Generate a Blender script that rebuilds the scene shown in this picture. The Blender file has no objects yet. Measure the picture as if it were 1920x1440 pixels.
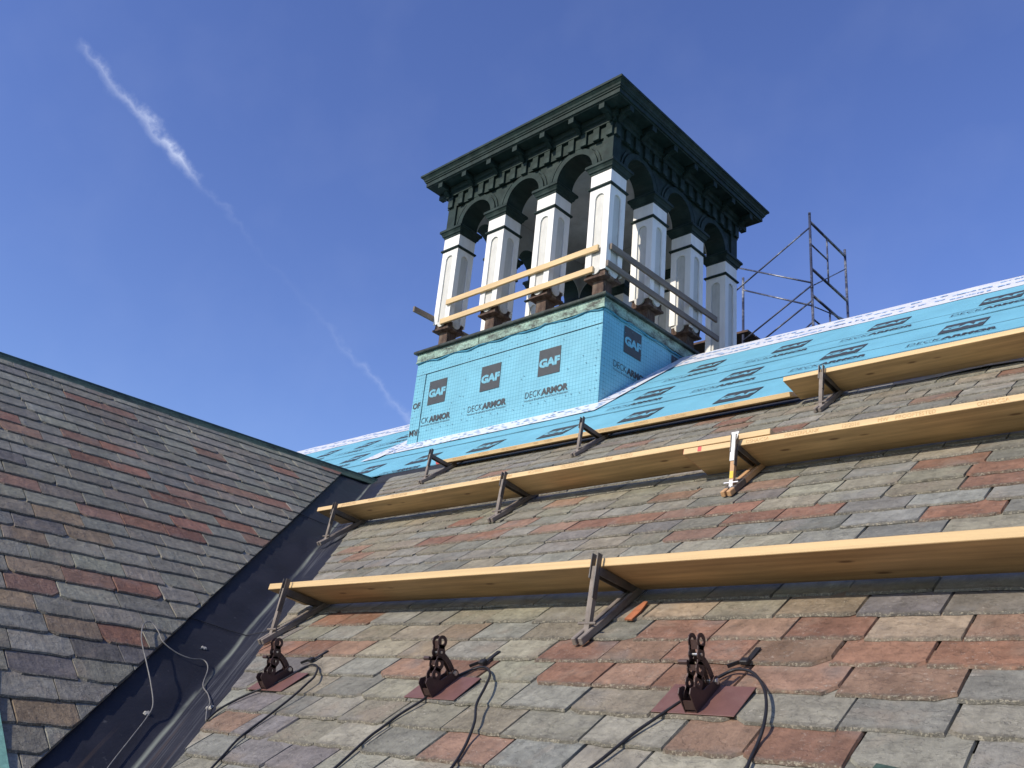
import bpy, bmesh, math, random
from mathutils import Vector, Matrix
sin, cos, pi = math.sin, math.cos, math.pi
scene = bpy.context.scene
COL = scene.collection

# ------------------------------------------------------------------ camera
YAW, PITCH, ROLL, FPX = -0.784480, 0.379377, 0.101214, 1680.36      # solved from the photograph's vanishing points
F = Vector((sin(YAW)*cos(PITCH), cos(YAW)*cos(PITCH), sin(PITCH)))
_rt = Vector((cos(YAW), -sin(YAW), 0)); _up = _rt.cross(F)
CR = _rt*cos(ROLL) + _up*sin(ROLL); CU = -_rt*sin(ROLL) + _up*cos(ROLL)
cam_d = bpy.data.cameras.new('camera'); cam = bpy.data.objects.new('camera', cam_d); COL.objects.link(cam)
cam_d.sensor_width = 36; cam_d.lens = FPX/1920*36; cam_d.clip_start = 0.05; cam_d.clip_end = 20000
cam.matrix_world = Matrix((CR, CU, -F)).transposed().to_4x4()
scene.camera = cam
def ray(px, py): return F + CR*((px-960)/FPX) - CU*((py-720)/FPX)
def proj(P):
    z = P.dot(F)
    if z < 0.05: return (-9999, -9999, z)
    return (960+FPX*P.dot(CR)/z, 720-FPX*P.dot(CU)/z, z)

# ------------------------------------------------------------------ sun, sky, exposure
SUN = Vector((-0.20, -1.0, 0.62)).normalized()
EL = math.asin(SUN.z); AZ = math.atan2(SUN.x, SUN.y)
sd = bpy.data.lights.new('sun', 'SUN'); sd.energy = 3.7; sd.angle = math.radians(0.53); sd.color = (1.0, 0.90, 0.75)
so = bpy.data.objects.new('sun', sd); COL.objects.link(so); so.rotation_euler = (-SUN).to_track_quat('-Z', 'Y').to_euler()
so.location = (-10, -30, 40)

def nt(tree):
    N = tree.nodes; Lk = tree.links
    def mk(t, ins=None, **kw):
        n = N.new(t)
        for k, v in kw.items(): setattr(n, k, v)
        for k, v in (ins or {}).items():
            if isinstance(v, bpy.types.NodeSocket): Lk.new(v, n.inputs[k])
            elif isinstance(v, float) and n.inputs[k].type == 'RGBA': n.inputs[k].default_value = (v, v, v, 1.0)
            else: n.inputs[k].default_value = v
        return n
    return mk, Lk
w = bpy.data.worlds.new('World'); scene.world = w; w.use_nodes = True
w.node_tree.nodes.clear(); mk, Lk = nt(w.node_tree)
sky = mk('ShaderNodeTexSky', sky_type='NISHITA', sun_disc=False, sun_elevation=EL, sun_rotation=AZ,
         altitude=100, air_density=1.15, dust_density=0.5, ozone_density=5.5)
tc = mk('ShaderNodeTexCoord')
def wmath(op, a, b=0.0, c=0.0, clamp=False):
    n = mk('ShaderNodeMath', {0: a, 1: b, 2: c}, operation=op); n.use_clamp = clamp; return n.outputs[0]
# a broken vapour trail high in the sky, laid along a great circle
D1 = Vector((-0.7988, 0.1698, 0.5771)).normalized(); D2 = Vector((-0.7442, 0.5843, 0.3237)).normalized()
CN = D1.cross(D2).normalized(); CT = CN.cross(D1)
nz = mk('ShaderNodeTexNoise', {'Vector': tc.outputs['Generated'], 'Scale': 38.0, 'Detail': 7.0, 'Roughness': 0.62})
nz2 = mk('ShaderNodeTexNoise', {'Vector': tc.outputs['Generated'], 'Scale': 11.0, 'Detail': 4.0})
ac = mk('ShaderNodeVectorMath', {0: tc.outputs['Generated'], 1: CN}, operation='DOT_PRODUCT').outputs['Value']
al = mk('ShaderNodeVectorMath', {0: tc.outputs['Generated'], 1: CT}, operation='DOT_PRODUCT').outputs['Value']
ac = wmath('ADD', ac, wmath('MULTIPLY', wmath('SUBTRACT', nz.outputs[0], 0.5), 0.030))
ramp = mk('ShaderNodeValToRGB', {0: wmath('MULTIPLY', al, 1/0.56)})
cr = ramp.color_ramp
stops = [(0, 0), (0.02, .25), (0.08, .5), (0.17, .6), (0.24, 1.0), (0.275, .55), (0.31, .10), (0.45, .02), (0.62, .03), (0.7, .16), (0.8, .2), (0.93, .4), (1.0, .16)]
while len(cr.elements) < len(stops): cr.elements.new(0.5)
for e, (p, v) in zip(cr.elements, stops): e.position = p; e.color = (v, v, v, 1)
wid = wmath('MULTIPLY_ADD', ramp.outputs[0], 0.007, 0.007)
msk = wmath('SUBTRACT', 1.0, wmath('DIVIDE', wmath('ABSOLUTE', ac), wid), clamp=True)
msk = wmath('MULTIPLY', wmath('MULTIPLY', msk, msk), ramp.outputs[0])
msk = wmath('MULTIPLY', msk, wmath('MULTIPLY_ADD', nz.outputs[0], 1.6, -0.25, clamp=True))
# a faint veil of thin cirrus
veil = wmath('MULTIPLY', wmath('SUBTRACT', nz2.outputs[0], 0.45, clamp=True), 0.05)
msk = wmath('ADD', wmath('MULTIPLY', msk, 0.62), veil, clamp=True)
hs = mk('ShaderNodeHueSaturation', {'Hue': 0.520, 'Saturation': 1.06, 'Value': 1.0, 'Color': sky.outputs[0]})
mx = mk('ShaderNodeMix', {0: msk, 6: hs.outputs[0], 7: (7.0, 7.4, 8.2, 1)}, data_type='RGBA')
bg = mk('ShaderNodeBackground', {'Color': mx.outputs[2], 'Strength': 0.15})
out = mk('ShaderNodeOutputWorld'); Lk.new(bg.outputs[0], out.inputs[0])
vs = scene.view_settings
vs.view_transform = 'Standard'; vs.look = 'None'; vs.exposure = 0.28; vs.gamma = 1.0; vs.use_curve_mapping = False

# ------------------------------------------------------------------ mesh and object helpers
WM = {}
class MB:
    def __init__(s): s.v = []; s.f = []; s.uv = None
    def add(s, vs_, fs): 
        o = len(s.v); s.v += [tuple(x) for x in vs_]; s.f += [tuple(i+o for i in f) for f in fs]; return s
    def box(s, x0, x1, y0, y1, z0, z1, ch=0.0):
        if ch <= 0:
            vs_ = [(x, y, z) for x in (x0, x1) for y in (y0, y1) for z in (z0, z1)]
            return s.add(vs_, [(0,1,3,2),(4,6,7,5),(0,4,5,1),(2,3,7,6),(0,2,6,4),(1,5,7,3)])
        lo = (x0, y0, z0); hi = (x1, y1, z1); vs_ = []; idx = {}
        for c in range(8):
            sg = (c & 1, c >> 1 & 1, c >> 2 & 1)
            for k in range(3):
                p = [(hi[a] if sg[a] else lo[a]) if a == k else ((hi[a]-ch) if sg[a] else (lo[a]+ch)) for a in range(3)]
                idx[c, k] = len(vs_); vs_.append(p)
        fs = []
        for k in range(3):
            a, b = [q for q in range(3) if q != k]
            for sgn in (0, 1):
                base = sgn << k
                fs.append(tuple(idx[base | (i << a) | (j << b), k] for i, j in ((0,0),(1,0),(1,1),(0,1))))
        for k in range(3):
            a, b = [q for q in range(3) if q != k]
            for i in (0, 1):
                for j in (0, 1):
                    c0 = (i << a) | (j << b); c1 = c0 | (1 << k)
                    fs.append((idx[c0, a], idx[c1, a], idx[c1, b], idx[c0, b]))
        for c in range(8): fs.append((idx[c, 0], idx[c, 1], idx[c, 2]))
        return s.add(vs_, fs)
    def prism(s, poly, mp):
        """poly: 2d points, mp(u, v, k) maps to 3d for k in 0, 1"""
        n = len(poly)
        vs_ = [mp(u, v, 0) for u, v in poly] + [mp(u, v, 1) for u, v in poly]
        return s.add(vs_, [tuple(range(n-1, -1, -1)), tuple(range(n, 2*n))] + [(i, (i+1) % n, n+(i+1) % n, n+i) for i in range(n)])
    def bar(s, a, b, wx, t, up=None):
        """square bar from a to b, wx wide along `side`, t thick"""
        a = Vector(a); b = Vector(b); d = (b-a).normalized()
        up = Vector(up or (1, 0, 0)); side = (up - d*up.dot(d)).normalized(); th = d.cross(side)
        c = [(-1,-1),(1,-1),(1,1),(-1,1)]
        vs_ = [p + side*(i*wx/2) + th*(j*t/2) for p in (a, b) for i, j in c]
        return s.add(vs_, [(3,2,1,0),(4,5,6,7),(0,1,5,4),(1,2,6,5),(2,3,7,6),(3,0,4,7)])
    def tube(s, pts, r, n=8, cap=True):
        pts = [Vector(p) for p in pts]; ref = Vector((0.13, 0.31, 0.94)); vs_ = []
        for i, p in enumerate(pts):
            d = (pts[min(i+1, len(pts)-1)] - pts[max(i-1, 0)]).normalized()
            x = (ref - d*ref.dot(d)).normalized(); y = d.cross(x)
            vs_ += [p + x*(r*cos(2*pi*k/n)) + y*(r*sin(2*pi*k/n)) for k in range(n)]
        fs = [(i*n+k, i*n+(k+1) % n, (i+1)*n+(k+1) % n, (i+1)*n+k) for i in range(len(pts)-1) for k in range(n)]
        if cap: fs += [tuple(range(n-1, -1, -1)), tuple(range((len(pts)-1)*n, len(pts)*n))]
        return s.add(vs_, fs)
    def ring(s, cu, cv, r0, r1, w0, w1, mp, a0=0.0, a1=2*pi, n=20):
        """flat washer in the (u, v) plane between radii r0 < r1, thick from w0 to w1; mp(u, v, w) -> 3d"""
        full = abs(a1-a0-2*pi) < 1e-6; m = n if full else n+1; vs_ = []
        for i in range(m):
            a = a0+(a1-a0)*i/n
            for r in (r0, r1):
                for w_ in (w0, w1): vs_.append(mp(cu+r*cos(a), cv+r*sin(a), w_))
        fs = []
        for i in range(n):
            p = i*4; q = ((i+1) % m)*4
            fs += [(p, q, q+2, p+2), (p+1, p+3, q+3, q+1), (p+2, q+2, q+3, p+3), (p, p+1, q+1, q)]
        if not full: e = (m-1)*4; fs += [(0,2,3,1), (e,e+1,e+3,e+2)]
        return s.add(vs_, fs)
    def loops(s, rings, close_ends=True):
        n = len(rings[0]); vs_ = [p for r in rings for p in r]
        fs = [(i*n+k, i*n+(k+1) % n, (i+1)*n+(k+1) % n, (i+1)*n+k) for i in range(len(rings)-1) for k in range(n)]
        if close_ends: fs += [tuple(range(n-1, -1, -1)), tuple(range((len(rings)-1)*n, len(rings)*n))]
        return s.add(vs_, fs)
    def mesh(s, name, mat=None, recalc=True, smooth=False):
        me = bpy.data.meshes.new(name); me.from_pydata(s.v, [], s.f)
        if recalc:
            bm = bmesh.new(); bm.from_mesh(me); bmesh.ops.recalc_face_normals(bm, faces=bm.faces[:]); bm.to_mesh(me); bm.free()
        if smooth:
            for p in me.polygons: p.use_smooth = True
        if mat: me.materials.append(mat)
        return me
def link(name, data, mw=None, parent=None):
    o = bpy.data.objects.new(name, data); COL.objects.link(o)
    mw = mw or Matrix.Identity(4); WM[o.name] = mw
    if parent is not None: o.parent = parent; o.matrix_basis = WM[parent.name].inverted() @ mw
    else: o.matrix_basis = mw
    return o
def tag(o, label, cat, group=None, kind=None):
    if label: o['label'] = label
    if cat: o['category'] = cat
    if group: o['group'] = group
    if kind: o['kind'] = kind
    return o
def thing(name, loc, label, cat, group=None, mw=None):
    o = link(name, None, mw or Matrix.Translation(loc)); o.empty_display_size = 0.2
    return tag(o, label, cat, group)
def part(name, mb, mat, parent, mw=None, smooth=False, kind=None, label=None, recalc=True):
    o = link(name, mb.mesh(name, mat, smooth=smooth, recalc=recalc), mw, parent)
    if kind: o['kind'] = kind
    if label: o['label'] = label
    return o
def frame(x, y, z, o):
    return Matrix(((x[0], y[0], z[0], o[0]), (x[1], y[1], z[1], o[1]), (x[2], y[2], z[2], o[2]), (0, 0, 0, 1)))

# ------------------------------------------------------------------ the two roof planes (metres, camera at the origin)
TH = 0.6203105; C, S = cos(TH), sin(TH); H = 1.4
XR, ZR, YV = -8.2, 2.637, 6.1                               # the wing's ridge and where it dies into the main slope
nM = Vector((0, -S, C)); dM = Vector((0, C, S)); nL = Vector((S, 0, C)); dL = Vector((-C, 0, S))
MM = frame((1, 0, 0), dM, nM, -nM*H)                        # main slope: (x, s up the slope, n off it)
ML = frame((0, 1, 0), dL, nL, (XR, 0, ZR))                  # wing slope: (y, t up the slope from its ridge, n off it)
def M(x, s, n=0.0): return MM @ Vector((x, s, n))
def L(y, t, n=0.0): return ML @ Vector((y, t, n))
def main_xs(px, py, n=0.0):
    d = ray(px, py); P = d*((n-H)/nM.dot(d)); return P.x, P.dot(dM)
MLi = ML.inverted()
def wing_yt(px, py, n=0.0):
    d = ray(px, py); O = Vector((XR, 0, ZR)); P = d*((nL.dot(O)+n)/nL.dot(d)); q = MLi @ P; return q.x, q.y
Z_RIDGE_Y, Z_RIDGE = 9.45, (S*9.45-H)/C

# ------------------------------------------------------------------ materials
def material(name):
    m = bpy.data.materials.new(name); m.use_nodes = True; m.node_tree.nodes.clear()
    mk, Lk = nt(m.node_tree); return m, mk, Lk
def fin(m, mk, Lk, color, rough=0.7, bump=None, bdist=0.003, bstr=1.0, metal=0.0, spec=0.4):
    ins = {'Base Color': color, 'Roughness': rough, 'Metallic': metal, 'Specular IOR Level': spec}
    b = mk('ShaderNodeBsdfPrincipled', ins)
    if bump is not None:
        bp = mk('ShaderNodeBump', {'Height': bump, 'Distance': bdist, 'Strength': bstr}); Lk.new(bp.outputs[0], b.inputs['Normal'])
    o = mk('ShaderNodeOutputMaterial'); Lk.new(b.outputs[0], o.inputs[0]); return m
def mth(mk, op, a, b=0.0, c=0.0, clamp=False):
    n = mk('ShaderNodeMath', {0: a, 1: b, 2: c}, operation=op); n.use_clamp = clamp; return n.outputs[0]
def mix(mk, f, a, b, blend='MIX'):
    n = mk('ShaderNodeMix', {0: f, 6: a, 7: b}, data_type='RGBA', blend_type=blend); return n.outputs[2]
def noise(mk, vec, scale, detail=4.0, rough=0.55, out=0):
    return mk('ShaderNodeTexNoise', {'Vector': vec, 'Scale': scale, 'Detail': detail, 'Roughness': rough}).outputs[out]
def rng_map(mk, v, a, b, c=0.0, d=1.0):
    n = mk('ShaderNodeMapRange', {0: v, 1: a, 2: b, 3: c, 4: d}); n.clamp = True; return n.outputs[0]
def scaled(mk, vec, s):
    return mk('ShaderNodeVectorMath', {0: vec, 1: s}, operation='MULTIPLY').outputs[0]
def rgb(*c): return (c[0], c[1], c[2], 1.0)

def slate_material(name, per_object):
    m, mk, Lk = material(name)
    tc = mk('ShaderNodeTexCoord').outputs['Object']
    if per_object:
        oi = mk('ShaderNodeObjectInfo'); col = oi.outputs['Color']
        off = mk('ShaderNodeVectorMath', {0: oi.outputs['Random'], 1: (91.0, 57.0, 33.0)}, operation='MULTIPLY').outputs[0]
        vec = mk('ShaderNodeVectorMath', {0: tc, 1: off}, operation='ADD').outputs[0]
        tone = rng_map(mk, oi.outputs['Random'], 0, 1, 0.80, 1.16)
        loc = tc
    else:
        at = mk('ShaderNodeAttribute', attribute_name='slate_colour'); col = at.outputs['Color']; vec = tc; tone = 1.0
        uvn = mk('ShaderNodeUVMap', uv_map='place'); loc = uvn.outputs[0]
    big = noise(mk, vec, 9.0, 5.0, 0.6); mid = noise(mk, vec, 34.0, 6.0, 0.65); fine = noise(mk, vec, 170.0, 5.0, 0.7)
    streak = noise(mk, scaled(mk, vec, (26.0, 5.0, 20.0)), 1.0, 5.0, 0.6)
    c = mix(mk, 1.0, mix(mk, 1.0, col, rgb(.87, .875, .87), 'MULTIPLY'), tone, 'MULTIPLY')
    v = rng_map(mk, big, 0.28, 0.72, 0.74, 1.24); c = mix(mk, 1.0, c, v, 'MULTIPLY')
    v = rng_map(mk, mid, 0.25, 0.75, 0.80, 1.18); c = mix(mk, 1.0, c, v, 'MULTIPLY')
    v = rng_map(mk, streak, 0.3, 0.7, 0.86, 1.12); c = mix(mk, 1.0, c, v, 'MULTIPLY')
    # warm and cool bands inside one slate
    hue = noise(mk, vec, 5.0, 3.0, 0.5); c = mix(mk, rng_map(mk, hue, 0.56, 0.70, 0.0, 0.42), c, rgb(.25, .20, .15))
    c = mix(mk, rng_map(mk, noise(mk, vec, 4.1, 2.0), 0.60, 0.72, 0.0, 0.35), c, rgb(.19, .19, .185))
    # lichen specks and chalky scuffs
    sp = noise(mk, vec, 62.0, 6.0, 0.78); patch = noise(mk, vec, 7.0, 3.0)
    f = mth(mk, 'MULTIPLY', rng_map(mk, sp, 0.575, 0.65), rng_map(mk, patch, 0.40, 0.58)); c = mix(mk, mth(mk, 'MULTIPLY', f, 0.5), c, rgb(.46, .43, .37))
    dk = noise(mk, vec, 48.0, 5.0, 0.7); f = mth(mk, 'MULTIPLY', rng_map(mk, dk, 0.60, 0.70), rng_map(mk, noise(mk, vec, 5.0, 2.0), 0.45, 0.65))
    c = mix(mk, mth(mk, 'MULTIPLY', f, 0.65), c, rgb(.06, .055, .05))
    # grime that clings along the dressed tail of each slate
    sx = mk('ShaderNodeSeparateXYZ', {0: loc}).outputs[1]
    edge = mth(mk, 'ADD', sx, mth(mk, 'MULTIPLY_ADD', mid, 0.05, -0.025))
    f = mth(mk, 'MULTIPLY', rng_map(mk, edge, 0.026, 0.002), 0.7); c = mix(mk, f, c, rgb(.085, .078, .062))
    f = mth(mk, 'MULTIPLY', rng_map(mk, edge, 0.014, 0.004), rng_map(mk, noise(mk, vec, 110.0, 4.0, 0.7), 0.52, 0.60)); c = mix(mk, mth(mk, 'MULTIPLY', f, 0.6), c, rgb(.40, .36, .27))
    h = mth(mk, 'ADD', mth(mk, 'MULTIPLY', big, 1.5), mth(mk, 'ADD', mth(mk, 'MULTIPLY', mid, 0.8), mth(mk, 'MULTIPLY', fine, 0.3)))
    h = mth(mk, 'ADD', h, mth(mk, 'MULTIPLY', streak, 0.7))
    # cleft terraces: thin steps where layers have flaked away
    ter = noise(mk, scaled(mk, vec, (1.0, 1.6, 1.0)), 6.5, 6.0, 0.62); tf = mth(mk, 'FRACT', mth(mk, 'MULTIPLY', ter, 7.0))
    h = mth(mk, 'ADD', h, mth(mk, 'MULTIPLY', rng_map(mk, tf, 0.0, 0.10, 1.0, 0.0), 0.22))
    c = mix(mk, mth(mk, 'MULTIPLY', rng_map(mk, tf, 0.07, 0.0), mth(mk, 'MULTIPLY', rng_map(mk, patch, 0.42, 0.6), 0.38)), c, rgb(.08, .07, .06))
    return fin(m, mk, Lk, c, rng_map(mk, mid, 0.3, 0.7, 0.62, 0.85), h, 0.0075, 1.0, spec=0.35)
MAT = {}
MAT['slate'] = slate_material('slate', True); MAT['slate_far'] = slate_material('slate_far', False)

def simple(name, col, rough=0.7, var=0.25, scale=12.0, bscale=60.0, bdist=0.002, metal=0.0, dirt=None, dirt_amt=0.5, spec=0.4, stretch=(1, 1, 1), gen='Object'):
    m, mk, Lk = material(name); tc = scaled(mk, mk('ShaderNodeTexCoord').outputs[gen], stretch)
    a = noise(mk, tc, scale, 5.0, 0.6); b = noise(mk, tc, bscale, 5.0, 0.65)
    c = mix(mk, 1.0, rgb(*col), rng_map(mk, a, 0.28, 0.72, 1-var, 1+var), 'MULTIPLY')
    if dirt: c = mix(mk, mth(mk, 'MULTIPLY', rng_map(mk, noise(mk, tc, scale*0.6, 6.0, 0.7), 0.5, 0.68), dirt_amt), c, rgb(*dirt))
    return fin(m, mk, Lk, c, rough, b, bdist, 1.0, metal, spec)
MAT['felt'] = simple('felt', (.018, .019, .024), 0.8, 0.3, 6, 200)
MAT['brick_wall'] = simple('brick_wall', (.26, .13, .09), 0.85, 0.3, 4, 90)
MAT['ground'] = simple('ground', (.09, .10, .06), 0.95, 0.4, 0.15, 3.0, 0.02)
MAT['green_paint'] = simple('green_paint', (.016, .031, .028), 0.55, 0.35, 7, 110, 0.002, dirt=(.12, .145, .13), dirt_amt=0.16, spec=0.15, stretch=(1, 1, .35))
MAT['white_paint'] = simple('white_paint', (.80, .79, .75), 0.5, 0.07, 9, 90, 0.001, dirt=(.42, .40, .35), dirt_amt=0.22, stretch=(1, 1, .25))
MAT['panel_paint'] = simple('panel_paint', (.56, .56, .52), 0.55, 0.10, 9, 90, 0.001, dirt=(.30, .29, .26), dirt_amt=0.35, stretch=(1, 1, .3))
MAT['inner_paint'] = simple('inner_paint', (.40, .42, .42), 0.75, 0.16, 3, 60, 0.002, dirt=(.16, .17, .17), dirt_amt=0.35)
MAT['rotten_wood'] = simple('rotten_wood', (.082, .052, .040), 0.9, 0.5, 16, 70, 0.01, dirt=(.25, .20, .15), dirt_amt=0.6, stretch=(1, 1, .3))
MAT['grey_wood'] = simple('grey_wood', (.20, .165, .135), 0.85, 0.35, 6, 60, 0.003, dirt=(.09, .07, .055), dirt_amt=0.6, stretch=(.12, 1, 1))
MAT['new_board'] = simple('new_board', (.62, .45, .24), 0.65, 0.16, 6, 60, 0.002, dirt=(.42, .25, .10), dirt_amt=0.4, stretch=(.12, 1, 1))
MAT['bracket_steel'] = simple('bracket_steel', (.115, .108, .102), 0.5, 0.3, 20, 120, 0.001, metal=0.35, dirt=(.20, .13, .09), dirt_amt=0.35)
MAT['bracket_bar'] = simple('bracket_bar', (.21, .18, .155), 0.75, 0.35, 18, 90, 0.002, dirt=(.07, .055, .05), dirt_amt=0.75, stretch=(1, .3, 1))
MAT['galvanised'] = simple('galvanised', (.36, .38, .40), 0.5, 0.15, 40, 120, 0.0006, metal=0.7)
MAT['new_hardwood'] = simple('new_hardwood', (.50, .30, .15), 0.6, 0.2, 14, 90, 0.001, dirt=(.30, .16, .07), dirt_amt=0.4, stretch=(1, .2, 1))
MAT['guard_brown'] = simple('guard_brown', (.058, .032, .028), 0.42, 0.18, 30, 150, 0.0006, metal=0.1, dirt=(.10, .06, .045), dirt_amt=0.3, spec=0.5)
MAT['plate_brown'] = simple('plate_brown', (.145, .072, .062), 0.5, 0.14, 14, 150, 0.0005, dirt=(.2, .13, .11), dirt_amt=0.3)
MAT['bolt_steel'] = simple('bolt_steel', (.6, .6, .6), 0.3, 0.1, 30, 100, 0.0004, metal=0.9)
MAT['cable'] = simple('cable', (.016, .016, .018), 0.5, 0.3, 30, 200, 0.0006)
MAT['grey_wire'] = simple('grey_wire', (.17, .165, .155), 0.5, 0.3, 30, 200, 0.0004)
MAT['scaffold_steel'] = simple('scaffold_steel', (.055, .065, .11), 0.45, 0.4, 5, 60, 0.001, metal=0.3, dirt=(.45, .47, .5), dirt_amt=0.8)
MAT['scaffold_board'] = simple('scaffold_board', (.09, .055, .04), 0.8, 0.3, 8, 60, 0.002)
MAT['ink'] = simple('ink', (.045, .052, .058), 0.6, 0.15, 14, 120, 0.0004)
MAT['blue_ink'] = simple('blue_ink', (.30, .47, .74), 0.6, 0.2, 30, 120, 0.0004)
MAT['stamp_ink'] = simple('stamp_ink', (.47, .30, .14), 0.8, 0.5, 60, 200, 0.0003)
MAT['red_paint'] = simple('red_paint', (.55, .10, .10), 0.7, 0.35, 25, 90, 0.0006)
MAT['yellow_label'] = simple('yellow_label', (.62, .48, .03), 0.5, 0.1, 30, 90, 0.0003)
MAT['white_label'] = simple('white_label', (.55, .55, .54), 0.5, 0.15, 60, 90, 0.0003)
MAT['terracotta'] = simple('terracotta', (.36, .13, .06), 0.8, 0.25, 25, 120, 0.002)
MAT['fastener'] = simple('fastener', (.10, .20, .24), 0.5, 0.2, 30, 90, 0.0003)

def copper(name, green, dark, amount, gen='Object'):
    m, mk, Lk = material(name); tc = mk('ShaderNodeTexCoord').outputs[gen]
    a = noise(mk, scaled(mk, tc, (5, 5, 11)), 1.0, 7.0, 0.65); b = noise(mk, tc, 45, 5, 0.6)
    c = mix(mk, rng_map(mk, mth(mk, 'MULTIPLY_ADD', b, 0.3, a), 0.55-amount*.3, 0.82-amount*.3), rgb(*dark), rgb(*green))
    c = mix(mk, 1.0, c, rng_map(mk, b, 0.3, 0.7, 0.8, 1.2), 'MULTIPLY')
    return fin(m, mk, Lk, c, 0.6, b, 0.001, 1.0, 0.15)
MAT['copper'] = copper('copper', (.27, .40, .33), (.060, .068, .056), 0.18)
MAT['copper_dark'] = copper('copper_dark', (.05, .085, .065), (.016, .021, .021), 0.4)
MAT['lip_copper'] = copper('lip_copper', (.045, .06, .05), (.014, .016, .016), 0.2)
MAT['verdigris'] = copper('verdigris', (.22, .44, .34), (.12, .22, .17), 0.9)

def wrap_material(name, grid):
    m, mk, Lk = material(name); tc = mk('ShaderNodeTexCoord').outputs['Object']
    sx = mk('ShaderNodeSeparateXYZ', {0: tc}); X, Y = sx.outputs[0], sx.outputs[1]
    a = noise(mk, tc, 3.0, 5, 0.6); b = noise(mk, tc, 40, 5, 0.6)
    c = mix(mk, 1.0, rgb(.165, .425, .535), rng_map(mk, a, 0.3, 0.7, 0.90, 1.10), 'MULTIPLY')
    if grid:      # printed inch grid
        for ax in (X, Y):
            fr = mth(mk, 'FRACT', mth(mk, 'MULTIPLY_ADD', ax, 1/0.0500, 100.0))
            c = mix(mk, mth(mk, 'MULTIPLY', mth(mk, 'LESS_THAN', fr, 0.11), 0.55), c, rgb(.035, .17, .25))
        h = mth(mk, 'ADD', a, mth(mk, 'MULTIPLY', b, 0.15))
    else:         # the fabric's fine diagonal emboss
        wv = mth(mk, 'SINE', mth(mk, 'MULTIPLY', mth(mk, 'ADD', X, mth(mk, 'MULTIPLY', Y, 0.55)), 260.0))
        wv2 = mth(mk, 'SINE', mth(mk, 'MULTIPLY', mth(mk, 'SUBTRACT', X, mth(mk, 'MULTIPLY', Y, 0.8)), 210.0))
        em = mth(mk, 'MULTIPLY', wv, wv2)
        c = mix(mk, rng_map(mk, em, -0.2, 0.9, 0.0, 0.22), c, rgb(.05, .26, .38))
        h = mth(mk, 'ADD', mth(mk, 'MULTIPLY', em, 0.12), a)
    return fin(m, mk, Lk, c, 0.5, h, 0.006, 1.0, spec=0.35)
MAT['wrap_wall'] = wrap_material('wrap_wall', True); MAT['wrap_roof'] = wrap_material('wrap_roof', False)
MAT['wrap_hem'] = simple('wrap_hem', (.05, .22, .32), .6, .35, 10, 40, .004)
m, mk, Lk = material('white_membrane'); tc = mk('ShaderNodeTexCoord').outputs['Object']
a = noise(mk, tc, 5, 4); h = noise(mk, scaled(mk, tc, (2.0, 6.0, 1.0)), 2.0, 4)
MAT['white_membrane'] = fin(m, mk, Lk, mix(mk, 1.0, rgb(.66, .68, .72), rng_map(mk, a, 0.3, 0.7, 0.92, 1.08), 'MULTIPLY'), 0.4, h, 0.02, 1.0)

def plank_material(name, edge, face):
    """laminated veneer: thin glue lines on the edges, plywood grain with knots on the faces"""
    m, mk, Lk = material(name); tc = mk('ShaderNodeTexCoord').outputs['Object']
    nrm = mk('ShaderNodeTexCoord').outputs['Normal']; ny = mth(mk, 'ABSOLUTE', mk('ShaderNodeSeparateXYZ', {0: nrm}).outputs[2])
    z = mk('ShaderNodeSeparateXYZ', {0: tc}).outputs[2]
    grain = noise(mk, scaled(mk, tc, (1.3, 22.0, 60.0)), 1.0, 6, 0.6); big = noise(mk, scaled(mk, tc, (1.0, 4.0, 4.0)), 1.4, 4)
    lam = mth(mk, 'SINE', mth(mk, 'MULTIPLY', z, 2*pi/0.0042))
    ce = mix(mk, rng_map(mk, lam, 0.2, 0.9, 0.0, 0.22), rgb(*edge), rgb(edge[0]*.6, edge[1]*.52, edge[2]*.42))
    ce = mix(mk, 1.0, ce, rng_map(mk, grain, 0.3, 0.7, 0.86, 1.12), 'MULTIPLY')
    cf = mix(mk, 1.0, rgb(*face), rng_map(mk, grain, 0.28, 0.72, 0.66, 1.25), 'MULTIPLY')
    cf = mix(mk, 1.0, cf, rng_map(mk, big, 0.3, 0.7, 0.78, 1.2), 'MULTIPLY')
    vo = mk('ShaderNodeTexVoronoi', {'Vector': scaled(mk, tc, (3.2, 9.0, 1.0)), 'Scale': 1.0, 'Randomness': 1.0}).outputs['Distance']
    cf = mix(mk, rng_map(mk, vo, 0.13, 0.06, 0.0, 0.75), cf, rgb(.10, .05, .022))
    c = mix(mk, rng_map(mk, ny, 0.5, 0.8), ce, cf)
    return fin(m, mk, Lk, c, 0.65, mth(mk, 'ADD', grain, mth(mk, 'MULTIPLY', lam, 0.05)), 0.002, 1.0)
MAT['plank'] = plank_material('plank', (.64, .465, .245), (.56, .39, .20))
MAT['plank_old'] = plank_material('plank_old', (.60, .43, .22), (.47, .315, .16))

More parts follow.
